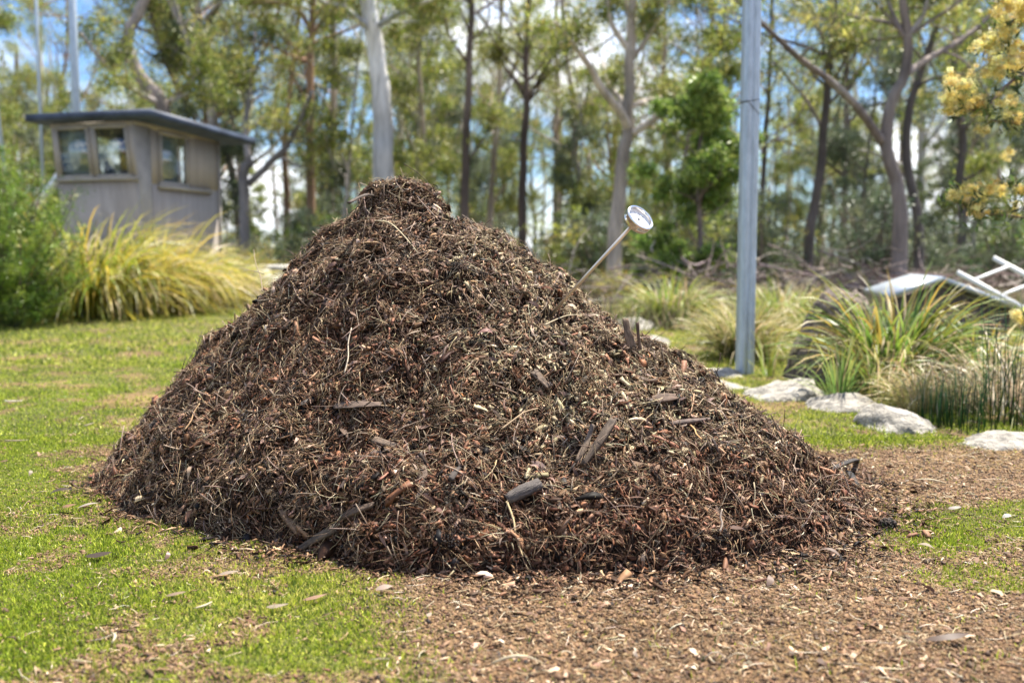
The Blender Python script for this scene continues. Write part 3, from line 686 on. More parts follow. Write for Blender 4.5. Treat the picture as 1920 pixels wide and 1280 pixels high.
# ------------------------------------------------------------------ rocks
def rock(px, py, wpx, hz_, dep, label, m='rock', name='boulder', seed=0, yy=None, rot=0, sink=.42, cat='rock', group='granite rocks edging the garden bed', shape=None):
    g = gnd(px, py) if yy is None else at(px, py, yy); Y = g[1]; wx = wpx * Y / F / 2
    z0 = zt(g[0], Y); n1, n2 = 40, 24; V = []
    for i in range(n2):
        ph = PI * i / (n2 - 1)
        for j in range(n1):
            a = 2 * PI * j / n1; d = np.array([math.sin(ph) * math.cos(a), math.sin(ph) * math.sin(a), math.cos(ph)])
            k = 1 + .5 * float(fbm(np.array([d[0] * 1.3 + seed * 3.1]), np.array([d[1] * 1.3 + d[2] * 1.7]), seed, 3)[0]) + .22 * float(fbm(np.array([d[0] * 5 + seed]), np.array([d[1] * 5 + d[2] * 4]), seed + 5, 3)[0])
            p = d * k; p[0] += .25 * d[2] * math.sin(seed * 2.3); p[2] *= 1 + .35 * d[0] * math.cos(seed * 1.7)
            if shape: p = shape(p)
            c, s = math.cos(rot), math.sin(rot); V.append([(p[0] * c - p[1] * s) * wx, (p[0] * s + p[1] * c) * dep / 2, p[2] * hz_])
    Q = [[i * n1 + j, (i + 1) * n1 + j, (i + 1) * n1 + (j + 1) % n1, i * n1 + (j + 1) % n1] for i in range(n2 - 1) for j in range(n1)]
    mb = MB(); mb.add(V, Q, (.4, .4, .4)); o = mb.build(name, M[m], smooth=True); o.location = (g[0], Y, z0 - sink * hz_); o.scale = (1, 1, .82 if m == 'rock' else 1)
    return tag(o, label, cat, group)
rock(1345, 700, 105, .13, .5, 'flat pale slab of rock immediately left of the steel post foot', seed=1)
rock(1345, 722, 170, .12, .5, 'low pale rock in front of the slab, left of the post', seed=2)
rock(1462, 738, 165, .22, .6, 'bright white topped rock just right of the post foot', seed=3)
rock(1572, 762, 165, .17, .5, 'low grey rock with green blades growing in front of it', seed=4)
rock(1692, 797, 175, .23, .5, 'rounded grey granite rock, largest of the row right of the post', seed=5)
rock(1875, 830, 175, .13, .4, 'flat grey rock at the right picture edge', seed=6)
rock(1180, 618, 120, .30, .8, 'pale grey rock behind the right shoulder of the heap, farthest back', seed=7)
rock(1222, 645, 90, .22, .6, 'grey rock just in front of the farthest rock behind the heap', seed=8)
rock(1494, 560, 60, .22, .4, 'small pale stone beside the burnt stump among the brush', seed=14, yy=None)
sg = gnd(1478, 556); mb = MB(); tube(mb, np.array([[0, 0, -.05], [.02, 0, .12], [-.03, 0, .3], [-.05, .02, .46]]), [.16, .12, .10, .05], 10, (.03, .028, .027), lump=.15)
o = mb.build('tree_stump', M['bark']); o.location = (sg[0], sg[1], zt(sg[0], sg[1])); tag(o, 'blackened stump standing in the brush right of the steel post', 'stump')
rock(1795, 745, 60, .08, .3, 'small whitish stone among the reeds behind the flat rock', seed=11)
def slant(p):
    q = p.copy(); q[2] = q[2] * (.55 + .45 * (q[0] + 1) / 2); q[0] -= .25 * (1 - q[2]) * 0; return q
rock(1565, 706, 220, .9, .8, 'big dark mottled boulder with a sloping left edge behind the tussocks', m='dark_rock', seed=9, shape=slant, group='dark boulder', sink=.2)

# ------------------------------------------------------------------ tussocks, reeds, shrubs
def tussock(name, base, n_, Ln, Wd, pal, w_, label, spread=.25, droop=1.0, group='tussock grasses in the garden beds', cat='tussock grass', dead=.2, up=.0):
    k = n_; mb = MB(); seg = 7
    az = R.uniform(0, 2 * PI, k); el = np.radians(np.clip(R.normal(62 + up, 17, k), 12, 89)); l = Ln * R.uniform(.55, 1.1, k)
    r = np.sqrt(R.random(k)) * spread; p = np.stack([np.cos(az) * r, np.sin(az) * r, np.zeros(k)], 1)
    az = az + R.normal(0, .5, k); h = np.stack([np.cos(az), np.sin(az), np.zeros(k)], 1)
    dr = droop * R.uniform(.5, 1.3, k); col = pick(pal, k, w_); isd = R.random(k) < dead
    col[isd] = pick([(.50, .42, .28), (.38, .29, .18), (.58, .52, .40)], isd.sum())
    tip = col * .6 + pick([(.55, .36, .06), (.48, .26, .08), (.50, .42, .22), (.30, .34, .06)], k) * .4
    W = Wd * R.uniform(.6, 1.3, k); side = np.cross(h, [0, 0, 1.]); tw = R.uniform(-1, 1, k)
    V = np.zeros((k, seg + 1, 2, 3)); C = np.zeros((k, seg + 1, 2, 3)); cur = p.copy(); e = el.copy()
    kink = R.random(k) < .12; ks = R.integers(3, 6, k)
    for i in range(seg + 1):
        s = i / seg; ww = W * (1 - s ** 2.5) * .5 + .0006
        tt = side * np.cos(tw * s)[:, None] + np.array([0, 0, 1.]) * np.sin(tw * s)[:, None]
        V[:, i, 0] = cur - tt * ww[:, None]; V[:, i, 1] = cur + tt * ww[:, None]
        C[:, i] = (col * (1 - s ** 2)[...] if False else col * (1 - s * s) + tip * s * s)[:, None]
        cur = cur + (h * np.cos(e)[:, None] + np.array([0, 0, 1.]) * np.sin(e)[:, None]) * (l / seg)[:, None]
        e = e - dr * .38 * (.35 + s); e = np.where(kink & (ks == i), e - 1.2, e); e = np.maximum(e, -1.45)
    V[..., 2] = np.maximum(V[..., 2], .004)
    b = (np.arange(k) * (seg + 1) * 2)[:, None, None]
    q = np.array([[2 * i, 2 * i + 1, 2 * i + 3, 2 * i + 2] for i in range(seg)])[None]
    mb.add(V, (b + q).reshape(-1, 4), C.reshape(-1, 3)); o = mb.build(name, M['leafy'])
    o.location = (base[0], base[1], zt(base[0], base[1]) - .01); return tag(o, label, cat, group)
YEL = [(.52, .40, .04), (.38, .37, .04), (.22, .29, .035), (.60, .47, .09), (.12, .18, .03)]
GRN = [(.10, .20, .035), (.16, .28, .04), (.26, .34, .05), (.07, .13, .03), (.32, .30, .06)]
DGR = [(.04, .12, .02), (.08, .19, .03), (.15, .26, .035), (.28, .22, .04), (.10, .15, .06)]
def gy(px, py): g = gnd(px, py); return g[0], g[1]
tussock('tussock_grass', gy(165, 596), 1700, 1.95, .022, YEL, [3, 3, 4, 1.3, 2.5], 'huge yellow green arching tussock in front of the cabin, beside the shrub', .55, 1.15, dead=.14)
tussock('tussock_grass', gy(290, 586), 1400, 1.8, .022, YEL, [3, 3, 3, 1.5, 2], 'golden tussock in front of the cabin corner, right half of the big clump', .5, 1.25, dead=.22)
tussock('tussock_grass', gy(405, 572), 1000, 1.3, .02, YEL, [2, 3, 3, 1, 2], 'smaller yellow green tussock right of the cabin front clump', .4, 1.0, dead=.25)
tussock('tussock_grass', (-5.3, 22), 700, 1.5, .03, YEL, [2, 2, 3, 1, 2], 'distant yellow tussock beside the pale block behind the heap', .5, .9)
tussock('tussock_grass', (-6.3, 20.5), 700, 1.3, .03, DGR, None, 'dark green tussock between cabin and heap', .6, .8)
tussock('tussock_grass', gy(1255, 612), 800, .8, .016, GRN, None, 'yellow green tussock right behind the thermometer rocks', .25, .9)
tussock('tussock_grass', gy(1175, 570), 800, .9, .018, YEL, None, 'far pale tussock above the right shoulder of the heap', .35, 1.0)
tussock('tussock_grass', gy(1395, 672), 1000, .62, .009, [(.30, .28, .10), (.20, .24, .06), (.12, .17, .04), (.42, .34, .16)], None, 'round fine leaved tussock directly behind the steel post', .15, .7)
tussock('tussock_grass', gy(1470, 628), 1000, .7, .013, GRN, None, 'bright green tussock right of the steel post', .28, .8, up=6)
tussock('tussock_grass', gy(1540, 640), 500, .55, .013, GRN, None, 'yellow green tussock left of the dark boulder', .25, .9, dead=.3)
tussock('tussock_grass', gy(1675, 724), 520, .86, .021, DGR, None, 'large dark green strap leaved tussock in front of the small hutch', .2, .78, up=4, dead=.07)
tussock('tussock_grass', gy(1840, 712), 300, .52, .018, DGR, None, 'arching green tussock at the right edge before the hutch', .25, 1.0, dead=.3)
tussock('tussock_grass', gy(1575, 754), 75, .42, .009, [(.10, .2, .05), (.2, .3, .08)], None, 'small upright grey green clump in front of the low grey rock', .05, .4, up=16, dead=.1)
tussock('tussock_grass', gy(1660, 742), 130, .55, .008, GRN, None, 'loose green blades behind the rounded granite rock', .12, .6, up=12, dead=.2)
tussock('tussock_grass', gy(1440, 702), 26, .38, .010, [(.2, .3, .05), (.34, .34, .06)], None, 'few green blades beside the foot of the steel post', .04, .45, up=16, dead=.1)
tussock('tussock_grass', gy(1725, 770), 450, .33, .0035, [(.50, .42, .20), (.40, .38, .14), (.26, .30, .08)], None, 'fine straw coloured tuft behind the rounded granite rock', .10, .7)
tussock('tussock_grass', gy(1780, 760), 260, .5, .006, [(.40, .32, .20), (.20, .24, .10), (.30, .22, .14)], None, 'brown dying tuft among the reeds at the right', .25, 1.2, dead=.5)
tussock('tussock_grass', gy(1900, 770), 240, .6, .007, [(.40, .32, .20), (.18, .24, .10), (.30, .22, .14)], None, 'brown drooping tuft at the right picture edge', .25, 1.3, dead=.5)
for (px, py, k, h_, lb_) in ((1893, 800, 24, .62, 'tall thin dark green reeds at the right picture edge'), (1812, 806, 34, .28, 'short dark reeds between the rounded rock and the flat rock'), (1765, 795, 30, .24, 'short sparse reeds directly behind the rounded granite rock')):
    g = gnd(px, py); mb = MB()
    for _ in range(k):
        p = np.array([R.normal(0, .07), R.normal(0, .08), 0]); q = h_ * R.uniform(.6, 1.15); ln = R.normal(0, .09, 2)
        p[0] = float(np.clip(p[0], -.1, .1)); tube(mb, np.array([p, p + [ln[0] * q * .4, ln[1] * q * .4, q * .55], p + [ln[0] * q, ln[1] * q, q]]), [.0024, .002, .0008], 5, pick([(.03, .10, .03), (.05, .14, .04), (.02, .06, .02)], 1)[0])
    o = mb.build('reed_clump', M['leafy']); o.location = (g[0], g[1], zt(g[0], g[1])); tag(o, lb_, 'reeds', 'reeds by the rocks')

def leaves(mb, centres, per, rad, Ln, Wr, pal, w_=None, hang=.6, seg=1, jitter=.3, flat=.8):
    """leaf clumps: per leaves round every centre"""
    m_ = len(centres)
    if m_ == 0: return
    k = m_ * per; c = np.repeat(np.asarray(centres), per, 0)
    d = unit(R.normal(0, 1, (k, 3))) * (R.random((k, 1)) ** .8) * np.repeat(rad * R.uniform(.6, 1.3, m_), per)[:, None]; d[:, 2] *= flat
    t = unit(R.normal(0, 1, (k, 3)) + np.array([0, 0, -hang]) * 1.4); n = unit(R.normal(0, 1, (k, 3)))
    cc = np.repeat(pick(pal, m_, w_), per, 0) * R.uniform(1 - jitter, 1 + jitter, (k, 1))
    ln = Ln * R.uniform(.6, 1.3, k)
    ribbons(mb, c + d, t, n, ln, ln * Wr, np.full(k, .08), cc, seg=2 if seg < 2 else seg, prof=lambda s: 1 if .3 < s < .7 else .12)

# flowering shrub at the far left
g = gnd(8, 614); sb = empty('flowering_shrub', (g[0], g[1], 0), 'dark green fine leaved shrub with pale yellow flowers at the left picture edge', 'shrub')
mb = MB(); st = MB(); cs = []
for _ in range(130):
    a = R.uniform(0, 2 * PI); el = R.uniform(.25, 1.45); l = R.uniform(1.5, 2.25) * (.62 + .38 * math.sin(el)); d = np.array([math.cos(a) * math.cos(el) * .62, math.sin(a) * math.cos(el) * .62, math.sin(el)])
    P = smooth_path([[0, 0, 0], d * l * .5 + R.normal(0, .05, 3), d * l + R.normal(0, .08, 3)], 4); tube(st, P, np.linspace(.014, .004, len(P)), 4, (.12, .09, .07))
    for f in np.linspace(.25, 1, 9): cs.append(d * l * f + R.normal(0, .07, 3))
cs = np.array(cs); cs[:, 2] = np.maximum(cs[:, 2], .1)
leaves(mb, cs, 75, .17, .045, .16, [(.05, .10, .015), (.10, .18, .025), (.17, .27, .03), (.26, .34, .045)], None, -.4)
mb.build('foliage', M['leafy'], sb); st.build('stem', M['bark'], sb)
mb = MB(); fl = cs[R.choice(len(cs), 190)] + R.normal(0, .06, (190, 3)); fl = fl[fl[:, 2] > .7] * [1.04, 1.04, 1.01]
leaves(mb, fl, 26, .034, .018, .5, [(.66, .66, .32), (.60, .62, .24)], None, 0); mb.build('blossom', M['leafy'], sb)

# ------------------------------------------------------------------ wheelhouse cabin
CO = np.array([-5.42, 15.0, 0.0]); U = unit(np.array([-.96, .28, 0])); Vd = unit(np.array([.28, .96, 0])); UP = np.array([0, 0, 1.])
def rake(z): return .36 * z / 2.8
def cp(u, v, z, rk=True): return U * u + Vd * (v - (rake(z) if rk else 0)) + UP * z
cab = empty('wheelhouse_cabin', CO, 'grey boat wheelhouse used as a small shed with dark flat roof behind the tussocks', 'cabin')
def hexa(mb, P, col=None):
    """8 corners: 4 of one face then the 4 opposite"""
    mb.add(P, [[0, 3, 2, 1], [4, 5, 6, 7], [0, 1, 5, 4], [1, 2, 6, 5], [2, 3, 7, 6], [3, 0, 4, 7]], col)
def fpanel(mb, u0, u1, z0, z1, v0, v1):        # on the front wall
    hexa(mb, [cp(u0, v0, z0), cp(u1, v0, z0), cp(u1, v0, z1), cp(u0, v0, z1), cp(u0, v1, z0), cp(u1, v1, z0), cp(u1, v1, z1), cp(u0, v1, z1)])
def spanel(mb, v0, v1, z0, z1, u0, u1, fr=False):   # on the side wall; fr = its front edge follows the rake
    def q(v, z, u): return U * u + Vd * (v - (rake(z) if (fr and v == v0) else 0)) + UP * z
    hexa(mb, [q(v0, z0, u0), q(v1, z0, u0), q(v1, z1, u0), q(v0, z1, u0), q(v0, z0, u1), q(v1, z0, u1), q(v1, z1, u1), q(v0, z1, u1)])
WU, WV, HT = 1.42, 1.9, 2.80
mb = MB()
fpanel(mb, 0.04, WU - .04, 0, 2.0, 0, .04); fpanel(mb, 0.04, WU - .04, 2.74, HT, 0, .04)
for a, b in ((.04, .09), (.68, .76), (1.34, WU - .04)): fpanel(mb, a, b, 2.0, 2.74, 0, .04)
wl = mb.build('front_wall', M['wall'], cab)
mb = MB()
spanel(mb, 0, WV, 0, 1.92, 0, .04, True); spanel(mb, 0, .27, 1.92, 2.72, 0, .04, False)
spanel(mb, .98, WV, 1.92, 2.72, 0, .04); spanel(mb, 0, WV, 2.72, HT, 0, .04, True)
# the raked nose strip ahead of the side window
hexa(mb, [U * 0 + Vd * (-rake(1.92)) + UP * 1.92, U * 0 + Vd * 0 + UP * 1.92, U * 0 + Vd * 0 + UP * 2.72, U * 0 + Vd * (-rake(2.72)) + UP * 2.72,
          U * .04 + Vd * (-rake(1.92)) + UP * 1.92, U * .04 + Vd * 0 + UP * 1.92, U * .04 + Vd * 0 + UP * 2.72, U * .04 + Vd * (-rake(2.72)) + UP * 2.72])
sw = mb.build('side_wall', M['wall'], cab)
mb = MB(); spanel(mb, 0, WV, 0, 2.0, WU - .04, WU, True); spanel(mb, 0, .25, 2.0, 2.74, WU - .04, WU, True); spanel(mb, 1.2, WV, 2.0, 2.74, WU - .04, WU); spanel(mb, 0, WV, 2.74, HT, WU - .04, WU, True)
mb.build('side_wall', M['wall'], cab)
mb = MB(); q0 = U * .05 + Vd * (WV - .04); 
for (u0, u1, z0, z1) in ((.04, WU - .04, 0, 1.7), (.04, .5, 1.7, HT), (.95, WU - .04, 1.7, HT), (.5, .95, 2.72, HT)):
    box(mb, U * (u0 + u1) / 2 + Vd * (WV - .02) + UP * (z0 + z1) / 2, (u1 - u0, .04, z1 - z0), np.stack([U, Vd, UP], 1))
mb.build('back_wall', M['wall'], cab)
def fwin(u0, u1, z0, z1, open_=False):
    mb = MB(); t = .04
    for a in ((u0, u1, z0, z0 + t), (u0, u1, z1 - t, z1), (u0, u0 + t, z0 + t, z1 - t), (u1 - t, u1, z0 + t, z1 - t)): fpanel(mb, *a, -.025, .03)
    w_ = mb.build('window', M['trim'], cab); g_ = MB(); fpanel(g_, u0 + t, u1 - t, z0 + t, z1 - t, .0, .006); g_.build('pane', M['glass'], w_)
fwin(.09, .68, 2.0, 2.74); fwin(.76, 1.34, 2.0, 2.74)
mb = MB(); fpanel(mb, -.02, WU + .02, 1.95, 1.998, -.05, -.003); mb.build('sill', M['trim'], cab)
mb = MB(); t = .05
for a in ((.27, .98, 1.92, 1.92 + t), (.27, .98, 2.72 - t, 2.72), (.27, .27 + t, 1.92 + t, 2.72 - t), (.98 - t, .98, 1.92 + t, 2.72 - t)): spanel(mb, *a, -.03, .03)
w_ = mb.build('window', M['trim'], cab); g_ = MB(); spanel(g_, .27 + t, .98 - t, 1.92 + t, 2.72 - t, .0, .006); g_.build('pane', M['glass'], w_)
mb = MB(); spanel(mb, .2, 1.62, 1.86, 1.916, -.06, -.003); mb.build('sill', M['trim'], cab)
mb = MB(); spanel(mb, -.0, .05, 0, HT, -.02, -.003, True); spanel(mb, WV - .05, WV, 0, HT, -.02, -.003); spanel(mb, 0, WV, 2.75, HT, -.025, -.021, True)
mb.build('corner_trim', M['trim'], cab)
mb = MB()
def rf(u, v, z): return U * u + Vd * v + UP * (z - .035 * v)
r = [(-.46, -.56), (1.68, -.56), (1.68, 2.28), (-.46, 2.28)]
hexa(mb, [rf(a, b, HT + .0) for a, b in r] + [rf(a, b, HT + .105) for a, b in r]); mb.build('roof', M['roofing'], cab)
mb = MB(); beam(mb, cp(1.42, .2, 2.45, False), cp(2.15, .1, 1.55, False), .09, .12); mb.build('strut', M['alu'], cab)
mb = MB(); box(mb, U * .8 + Vd * 1.2 + UP * 1.8, (1.3, .5, .05), np.stack([U, Vd, UP], 1)); mb.build('inner_shelf', M['dark'], cab)
mb = MB(); fpanel(mb, .81, 1.29, 2.05, 2.69, .03, .036); mb.build('curtain', M['pale'], cab)
mb = MB(); spanel(mb, .33, .80, 1.98, 2.66, .05, .056); mb.build('curtain', M['pale'], cab)
mb = MB()
for k in range(40): mb_c = None
tube(mb, np.array([U * .95 + Vd * .35 + UP * 1.9, U * .95 + Vd * .36 + UP * 2.1, U * 1.02 + Vd * .36 + UP * 2.3]), [.09, .1, .02], 8); o = mb.build('blue_bundle', M['cloth']); o.location = CO + np.array([0, 0, 0]); tag(o, 'blue cloth bundle behind the left front window of the cabin', 'cloth')
# masts behind the cabin
def mast(px, Y, r, top, label, lean=0):
    p = at(px, 300, Y); mb = MB(); tube(mb, np.array([[0, 0, 0], [lean * .5, 0, top * .5], [lean, 0, top]]), [r, r * .95, r * .9], 14); o = mb.build('mast', M['galv'], smooth=True)
    o.location = (p[0], Y, 0); tag(o, label, 'mast', 'poles behind the cabin')
mast(146, 18, .078, 9, 'thick grey metal mast rising behind the cabin roof', -.0)
mast(78, 19, .032, 9, 'thin grey pole left of the thick mast', .02)
mast(27, 19, .03, 9, 'thin leaning pole nearest the left picture edge', -.7)
# pale concrete block
g = at(492, 480, 19); mb = MB(); box(mb, (0, 0, .30), (.75, .9, .60)); box(mb, (0, 0, .635), (.82, .96, .07)); o = mb.build('concrete_block', M['concrete']); o.location = (g[0], 19, 0.0)
tag(o, 'low pale concrete block between the cabin and the heap', 'concrete block')

# ------------------------------------------------------------------ hutch and ladder
hy_ = 9.3; A = at(1668, 560, hy_); B = at(1768, 527, hy_); C_ = at(1918, 584, hy_); hb = empty('timber_hutch', (B[0], hy_, 0), 'low dark timber hutch with shiny metal gable roof at the right edge', 'hutch')
o0 = np.array([B[0], hy_, 0]); dp = np.array([.25, 1.4, 0]); zg = zt(B[0], hy_)
mb = MB()
zl = .02
for s0, s1 in ((A, B), (B, C_)):
    a = s0 - o0; b = s1 - o0; n_ = 16
    for i in range(n_):                                              # upright boards of the gable
        f0 = i / n_; f1 = (i + .93) / n_; p = a * (1 - f0) + b * f0; q = a * (1 - f1) + b * f1; p = p.copy(); q = q.copy(); p[2] -= .04; q[2] -= .04
        if abs(p[0]) > .62: continue
        P = [[p[0], .12, zg - .3], [q[0], .12, zg - .3], q + [0, .12, 0], p + [0, .12, 0]]
        hexa(mb, P + [np.array(k_) + [0, .025, 0] for k_ in P])
mb.build('gable_wall', M['dark'], hb)
mb = MB()
for sx in (-.6, .6):
    mb = MB(); box(mb, (sx + .1, .85, (zg - .3 + .35) / 2), (.03, 1.4, .35 - zg + .3)); mb.build('side_wall', M['dark'], hb)
mb = MB()
for s0, s1 in ((A, B), (B, C_)):
    a = s0 - o0; b = s1 - o0; P = [a, b, b + dp, a + dp]; hexa(mb, P + [p + np.array([0, 0, .045]) for p in P])
mb.build('roof', M['roofmetal'], hb)
ly = 8.8; a1 = at(1795, 510, ly); b1 = at(1990, 616, ly - .2); a2 = at(1863, 483, ly + .45); b2 = at(2060, 590, ly + .25)
ld = empty('ladder', a1, 'white aluminium ladder leaning over the hutch roof at the right edge', 'ladder')
for p, q in ((a1, b1), (a2, b2)):
    mb = MB(); beam(mb, p - a1, q - a1, .022, .042); mb.build('rail', M['alu'], ld)
for f in (.15, .42, .69, .96):
    mb = MB(); beam(mb, a1 * (1 - f) + b1 * f - a1, a2 * (1 - f) + b2 * f - a1, .022, .022); mb.build('rung', M['alu'], ld)

# ------------------------------------------------------------------ brush heap and stump
def brush(name, c, sx, sy, h_, k, label, pal):
    mb = MB()
    for _ in range(k):
        p = np.array([R.normal(0, sx * .45), R.normal(0, sy * .4), 0]); p[2] = abs(R.normal(0, h_ * .4)); a = R.uniform(0, 2 * PI); e = R.normal(.1, .35); l = R.uniform(.3, 1.3)
        d = np.array([math.cos(a) * math.cos(e), math.sin(a) * math.cos(e), math.sin(e)]) * l
        P = smooth_path([p - d / 2, p + R.normal(0, .05, 3), p + d / 2], 3); P[:, 2] = np.maximum(P[:, 2], .02); r_ = R.uniform(.004, .018)
        tube(mb, P, np.linspace(r_, r_ * .4, len(P)), 5, pick(pal, 1)[0], cap=False)
    o = mb.build(name, M['bark']); o.location = (c[0], c[1], zt(c[0], c[1])); tag(o, label, 'brush pile', 'piles of dead branches')
BR = [(.20, .15, .135), (.30, .24, .21), (.12, .085, .075), (.38, .31, .27)]
brush('brush_pile', (2.6, 14.5), 1.5, 1.2, .75, 520, 'low purple brown pile of dead branches behind the thermometer', BR)
brush('brush_pile', (5.2, 15.5), 1.6, 1.2, .8, 520, 'brown tangle of dead branches between post and hutch', BR)
brush('brush_pile', (.4, 17.5), 1.2, .9, .6, 460, 'small grey pile of dead sticks just above the right shoulder of the heap', BR)
brush('brush_pile', (7.6, 17), 1.7, 1.2, .7, 420, 'far heap of dead twigs above the hutch', BR)

# ------------------------------------------------------------------ trees
GUM = [(.15, .20, .04), (.23, .28, .05), (.34, .37, .07), (.09, .13, .03), (.44, .42, .11), (.28, .24, .09)]
LIME = [(.15, .25, .045), (.24, .34, .06), (.08, .14, .03), (.30, .36, .09)]
GREYG = [(.12, .15, .085), (.17, .20, .11), (.08, .11, .06)]
def sprout(path, rads, mb, tips, lvl, k, bark, spread=1.0, start=.35, scale=1.0, ln=None):
    n_ = len(path); tot = np.linalg.norm(path[-1] - path[0])
    for _ in range(k):
        f = R.uniform(start, 1); i = min(int(f * (n_ - 1)), n_ - 2); p = path[i] * (1 - (f * (n_ - 1) - i)) + path[i + 1] * (f * (n_ - 1) - i)
        t = unit(path[i + 1] - path[i]); d = unit(R.normal(0, 1, 3)); d = d - t * np.dot(d, t); d = unit(unit(d) * spread + t * R.uniform(.2, .9) + np.array([0, 0, .25]))
        l = (ln if ln else tot * .42) * R.uniform(.55, 1.15) * (1 - .4 * f) * scale; r0 = rads[i] * R.uniform(.35, .6)
        P = [p]; c = p.copy()
        for s in range(4):
            d = unit(d + R.normal(0, .23, 3) + np.array([0, 0, .05])); c = c + d * l / 4; P.append(c.copy())
        P = smooth_path(P, 2); rr = np.linspace(r0, max(r0 * .3, .006), len(P)); tube(mb, P, rr, 5, bark, cap=False)
        if lvl > 0: sprout(P, rr, mb, tips, lvl - 1, 3 if lvl > 1 else 3, bark, spread, .3, 1.15)
        if lvl <= 1:
            tips += [P[-1], P[-3]]
            if lvl == 0: tips += [P[len(P) // 2]]
def gum(name, base, paths, label, cat='tree', bark=(.3, .26, .23), pal=GUM, nb=9, lvl=2, per=26, crad=.5, leaf=(.12, .2), group='gum trees behind the heap', start=.35, sides=9, dens=.42, ln=None, bark2=None, hang=.7):
    """paths: list of (points relative to the base, r0, r1, sprouts)"""
    ro = empty(name, base, label, cat, group); mb = MB(); tips = []
    for j, (P, r0, r1, k) in enumerate(paths):
        S = smooth_path(P, 5); S = S + fbm(np.arange(len(S)) * .4 + R.uniform(0, 99), np.zeros(len(S)), 3, 2)[:, None] * np.array([.14, .14, 0]) * min(1, r0 * 4); r0 = r0 * .86; r1 = r1 * .86
        S = S - (S[0] - np.asarray(P[0])); rr = np.linspace(r0, r1, len(S)) 
        if j == 0: rr = rr * (1 + .35 * np.exp(-np.linspace(0, 1, len(S)) * 22))
        b_ = np.asarray(bark)[None] * (1 + 1.1 * fbm(S[:, 2] * .9, S[:, 0], 7 + j, 3))[:, None]
        if bark2 is not None:
            mk = sstep(-.05, .12, fbm(S[:, 2] * .6 + 3, S[:, 0], 77 + j, 2))[:, None]; b_ = b_ * (1 - mk) + np.asarray(bark2) * mk
        tube(mb, S, rr, sides, np.clip(b_, 0, 1), lump=.03)
        if k: sprout(S, rr, mb, tips, lvl, k, bark, 1.0, start if j == 0 else .3, 1.0, ln)
    mb.build('trunk', M['bark'], ro, smooth=True)
    if tips:
        cr = MB(); leaves(cr, np.array(tips)[R.random(len(tips)) < dens], per, crad, leaf[0], leaf[1], pal, None, hang); cr.build('crown', M['leafy'], ro)
    return ro
def pix(base, Y, pts, dy=None):
    o = []
    for i, q in enumerate(pts):
        yy = Y + (0 if dy is None else dy * i / max(1, len(pts) - 1)); o.append(at(q[0], q[1], yy) - base)
    return o
def ptree(name, bx, Y, trunk, branches, label, **kw):
    """tree drawn from photograph pixels at distance Y: trunk=[(px,py)...], r in metres"""
    b = at(bx, 480, Y); b[2] = zt(b[0], Y) - .05; pts, r0, r1, k = trunk
    paths = [([np.zeros(3)] + pix(b, Y, pts), r0, r1, k)]
    for (q, a0, a1, kk, dy) in branches: paths.append((pix(b, Y, q, dy), a0, a1, kk))
    return gum(name, b, paths, label, **kw)
PALEB = (.60, .55, .50); DARKB = (.16, .125, .105); MIDB = (.36, .29, .24); REDB = (.29, .18, .12)
ptree('pale_gum', 718, 22, ([(719, 330), (716, 200), (704, 90), (694, -40), (690, -300), (700, -600)], .30, .13, 4),
      [([(700, 60), (665, 32), (640, 12), (600, 0), (560, -60)], .10, .03, 6, -1.5), ([(706, 50), (740, 30), (775, 12), (815, -6), (860, -60)], .085, .03, 6, -2),
       ([(708, 45), (745, 42), (790, 40)], .05, .02, 3, 1)],
      'thick smooth pale grey gum trunk rising directly above the top of the heap', bark=(.60, .58, .57), bark2=(.36, .38, .42), start=.8, sides=16, per=44)
ptree('forked_gum', 1150, 19, ([(1158, 400), (1170, 300), (1178, 235), (1180, 150), (1185, 60), (1190, -50), (1180, -350)], .165, .08, 5),
      [([(1178, 240), (1160, 205), (1125, 160), (1095, 110), (1062, 70), (1040, 40)], .11, .035, 4, -1.5), ([(1178, 225), (1165, 190), (1150, 172), (1135, 150), (1130, 110)], .08, .03, 3, 1),
       ([(1188, 250), (1225, 225), (1262, 195), (1300, 165)], .09, .04, 3, -1), ([(1182, 200), (1230, 185), (1290, 172), (1340, 150)], .06, .03, 3, 1.5),
       ([(1185, 100), (1150, 50), (1140, 0), (1130, -80)], .07, .03, 5, 0), ([(1186, 110), (1215, 70), (1240, 30), (1280, -40)], .06, .02, 5, 0)],
      'forked gum behind the thermometer with bare pale limbs spreading left and right', bark=(.38, .32, .27), bark2=(.60, .53, .47), start=.7, sides=12)
ptree('dark_forked_tree', 1682, 16, ([(1690, 420), (1682, 350), (1662, 275), (1668, 200), (1695, 140), (1700, 60), (1690, -30), (1700, -400)], .145, .06, 7),
      [([(1655, 268), (1610, 205), (1560, 155), (1500, 110), (1430, 45), (1380, 0)], .085, .03, 4, -1.5), ([(1698, 140), (1740, 110), (1800, 75), (1850, 35), (1890, -10)], .075, .03, 6, 1.5),
       ([(1700, 70), (1735, 20), (1745, -60)], .06, .02, 5, 0), ([(1690, 60), (1665, 0), (1650, -80)], .05, .02, 5, .5)],
      'dark trunked tree forking wide right of the steel post', bark=(.20, .165, .15), bark2=(.30, .27, .25), start=.7, sides=12)
ptree('crooked_tree', 300, 21, ([(320, 330), (300, 200), (262, 150), (240, 100), (243, 50), (265, 10), (290, -60), (300, -300)], .2, .09, 5),
      [([(298, 195), (262, 175), (225, 150), (190, 110), (150, 60)], .08, .03, 6, -1.5), ([(303, 200), (340, 170), (385, 120), (360, 80)], .07, .03, 5, .5), ([(320, 190), (360, 175), (400, 180)], .05, .02, 4, 0)],
      'crooked dark limbed gum curving up behind the cabin roof', bark=(.26, .22, .20), bark2=(.48, .43, .40), start=.6, sides=12)
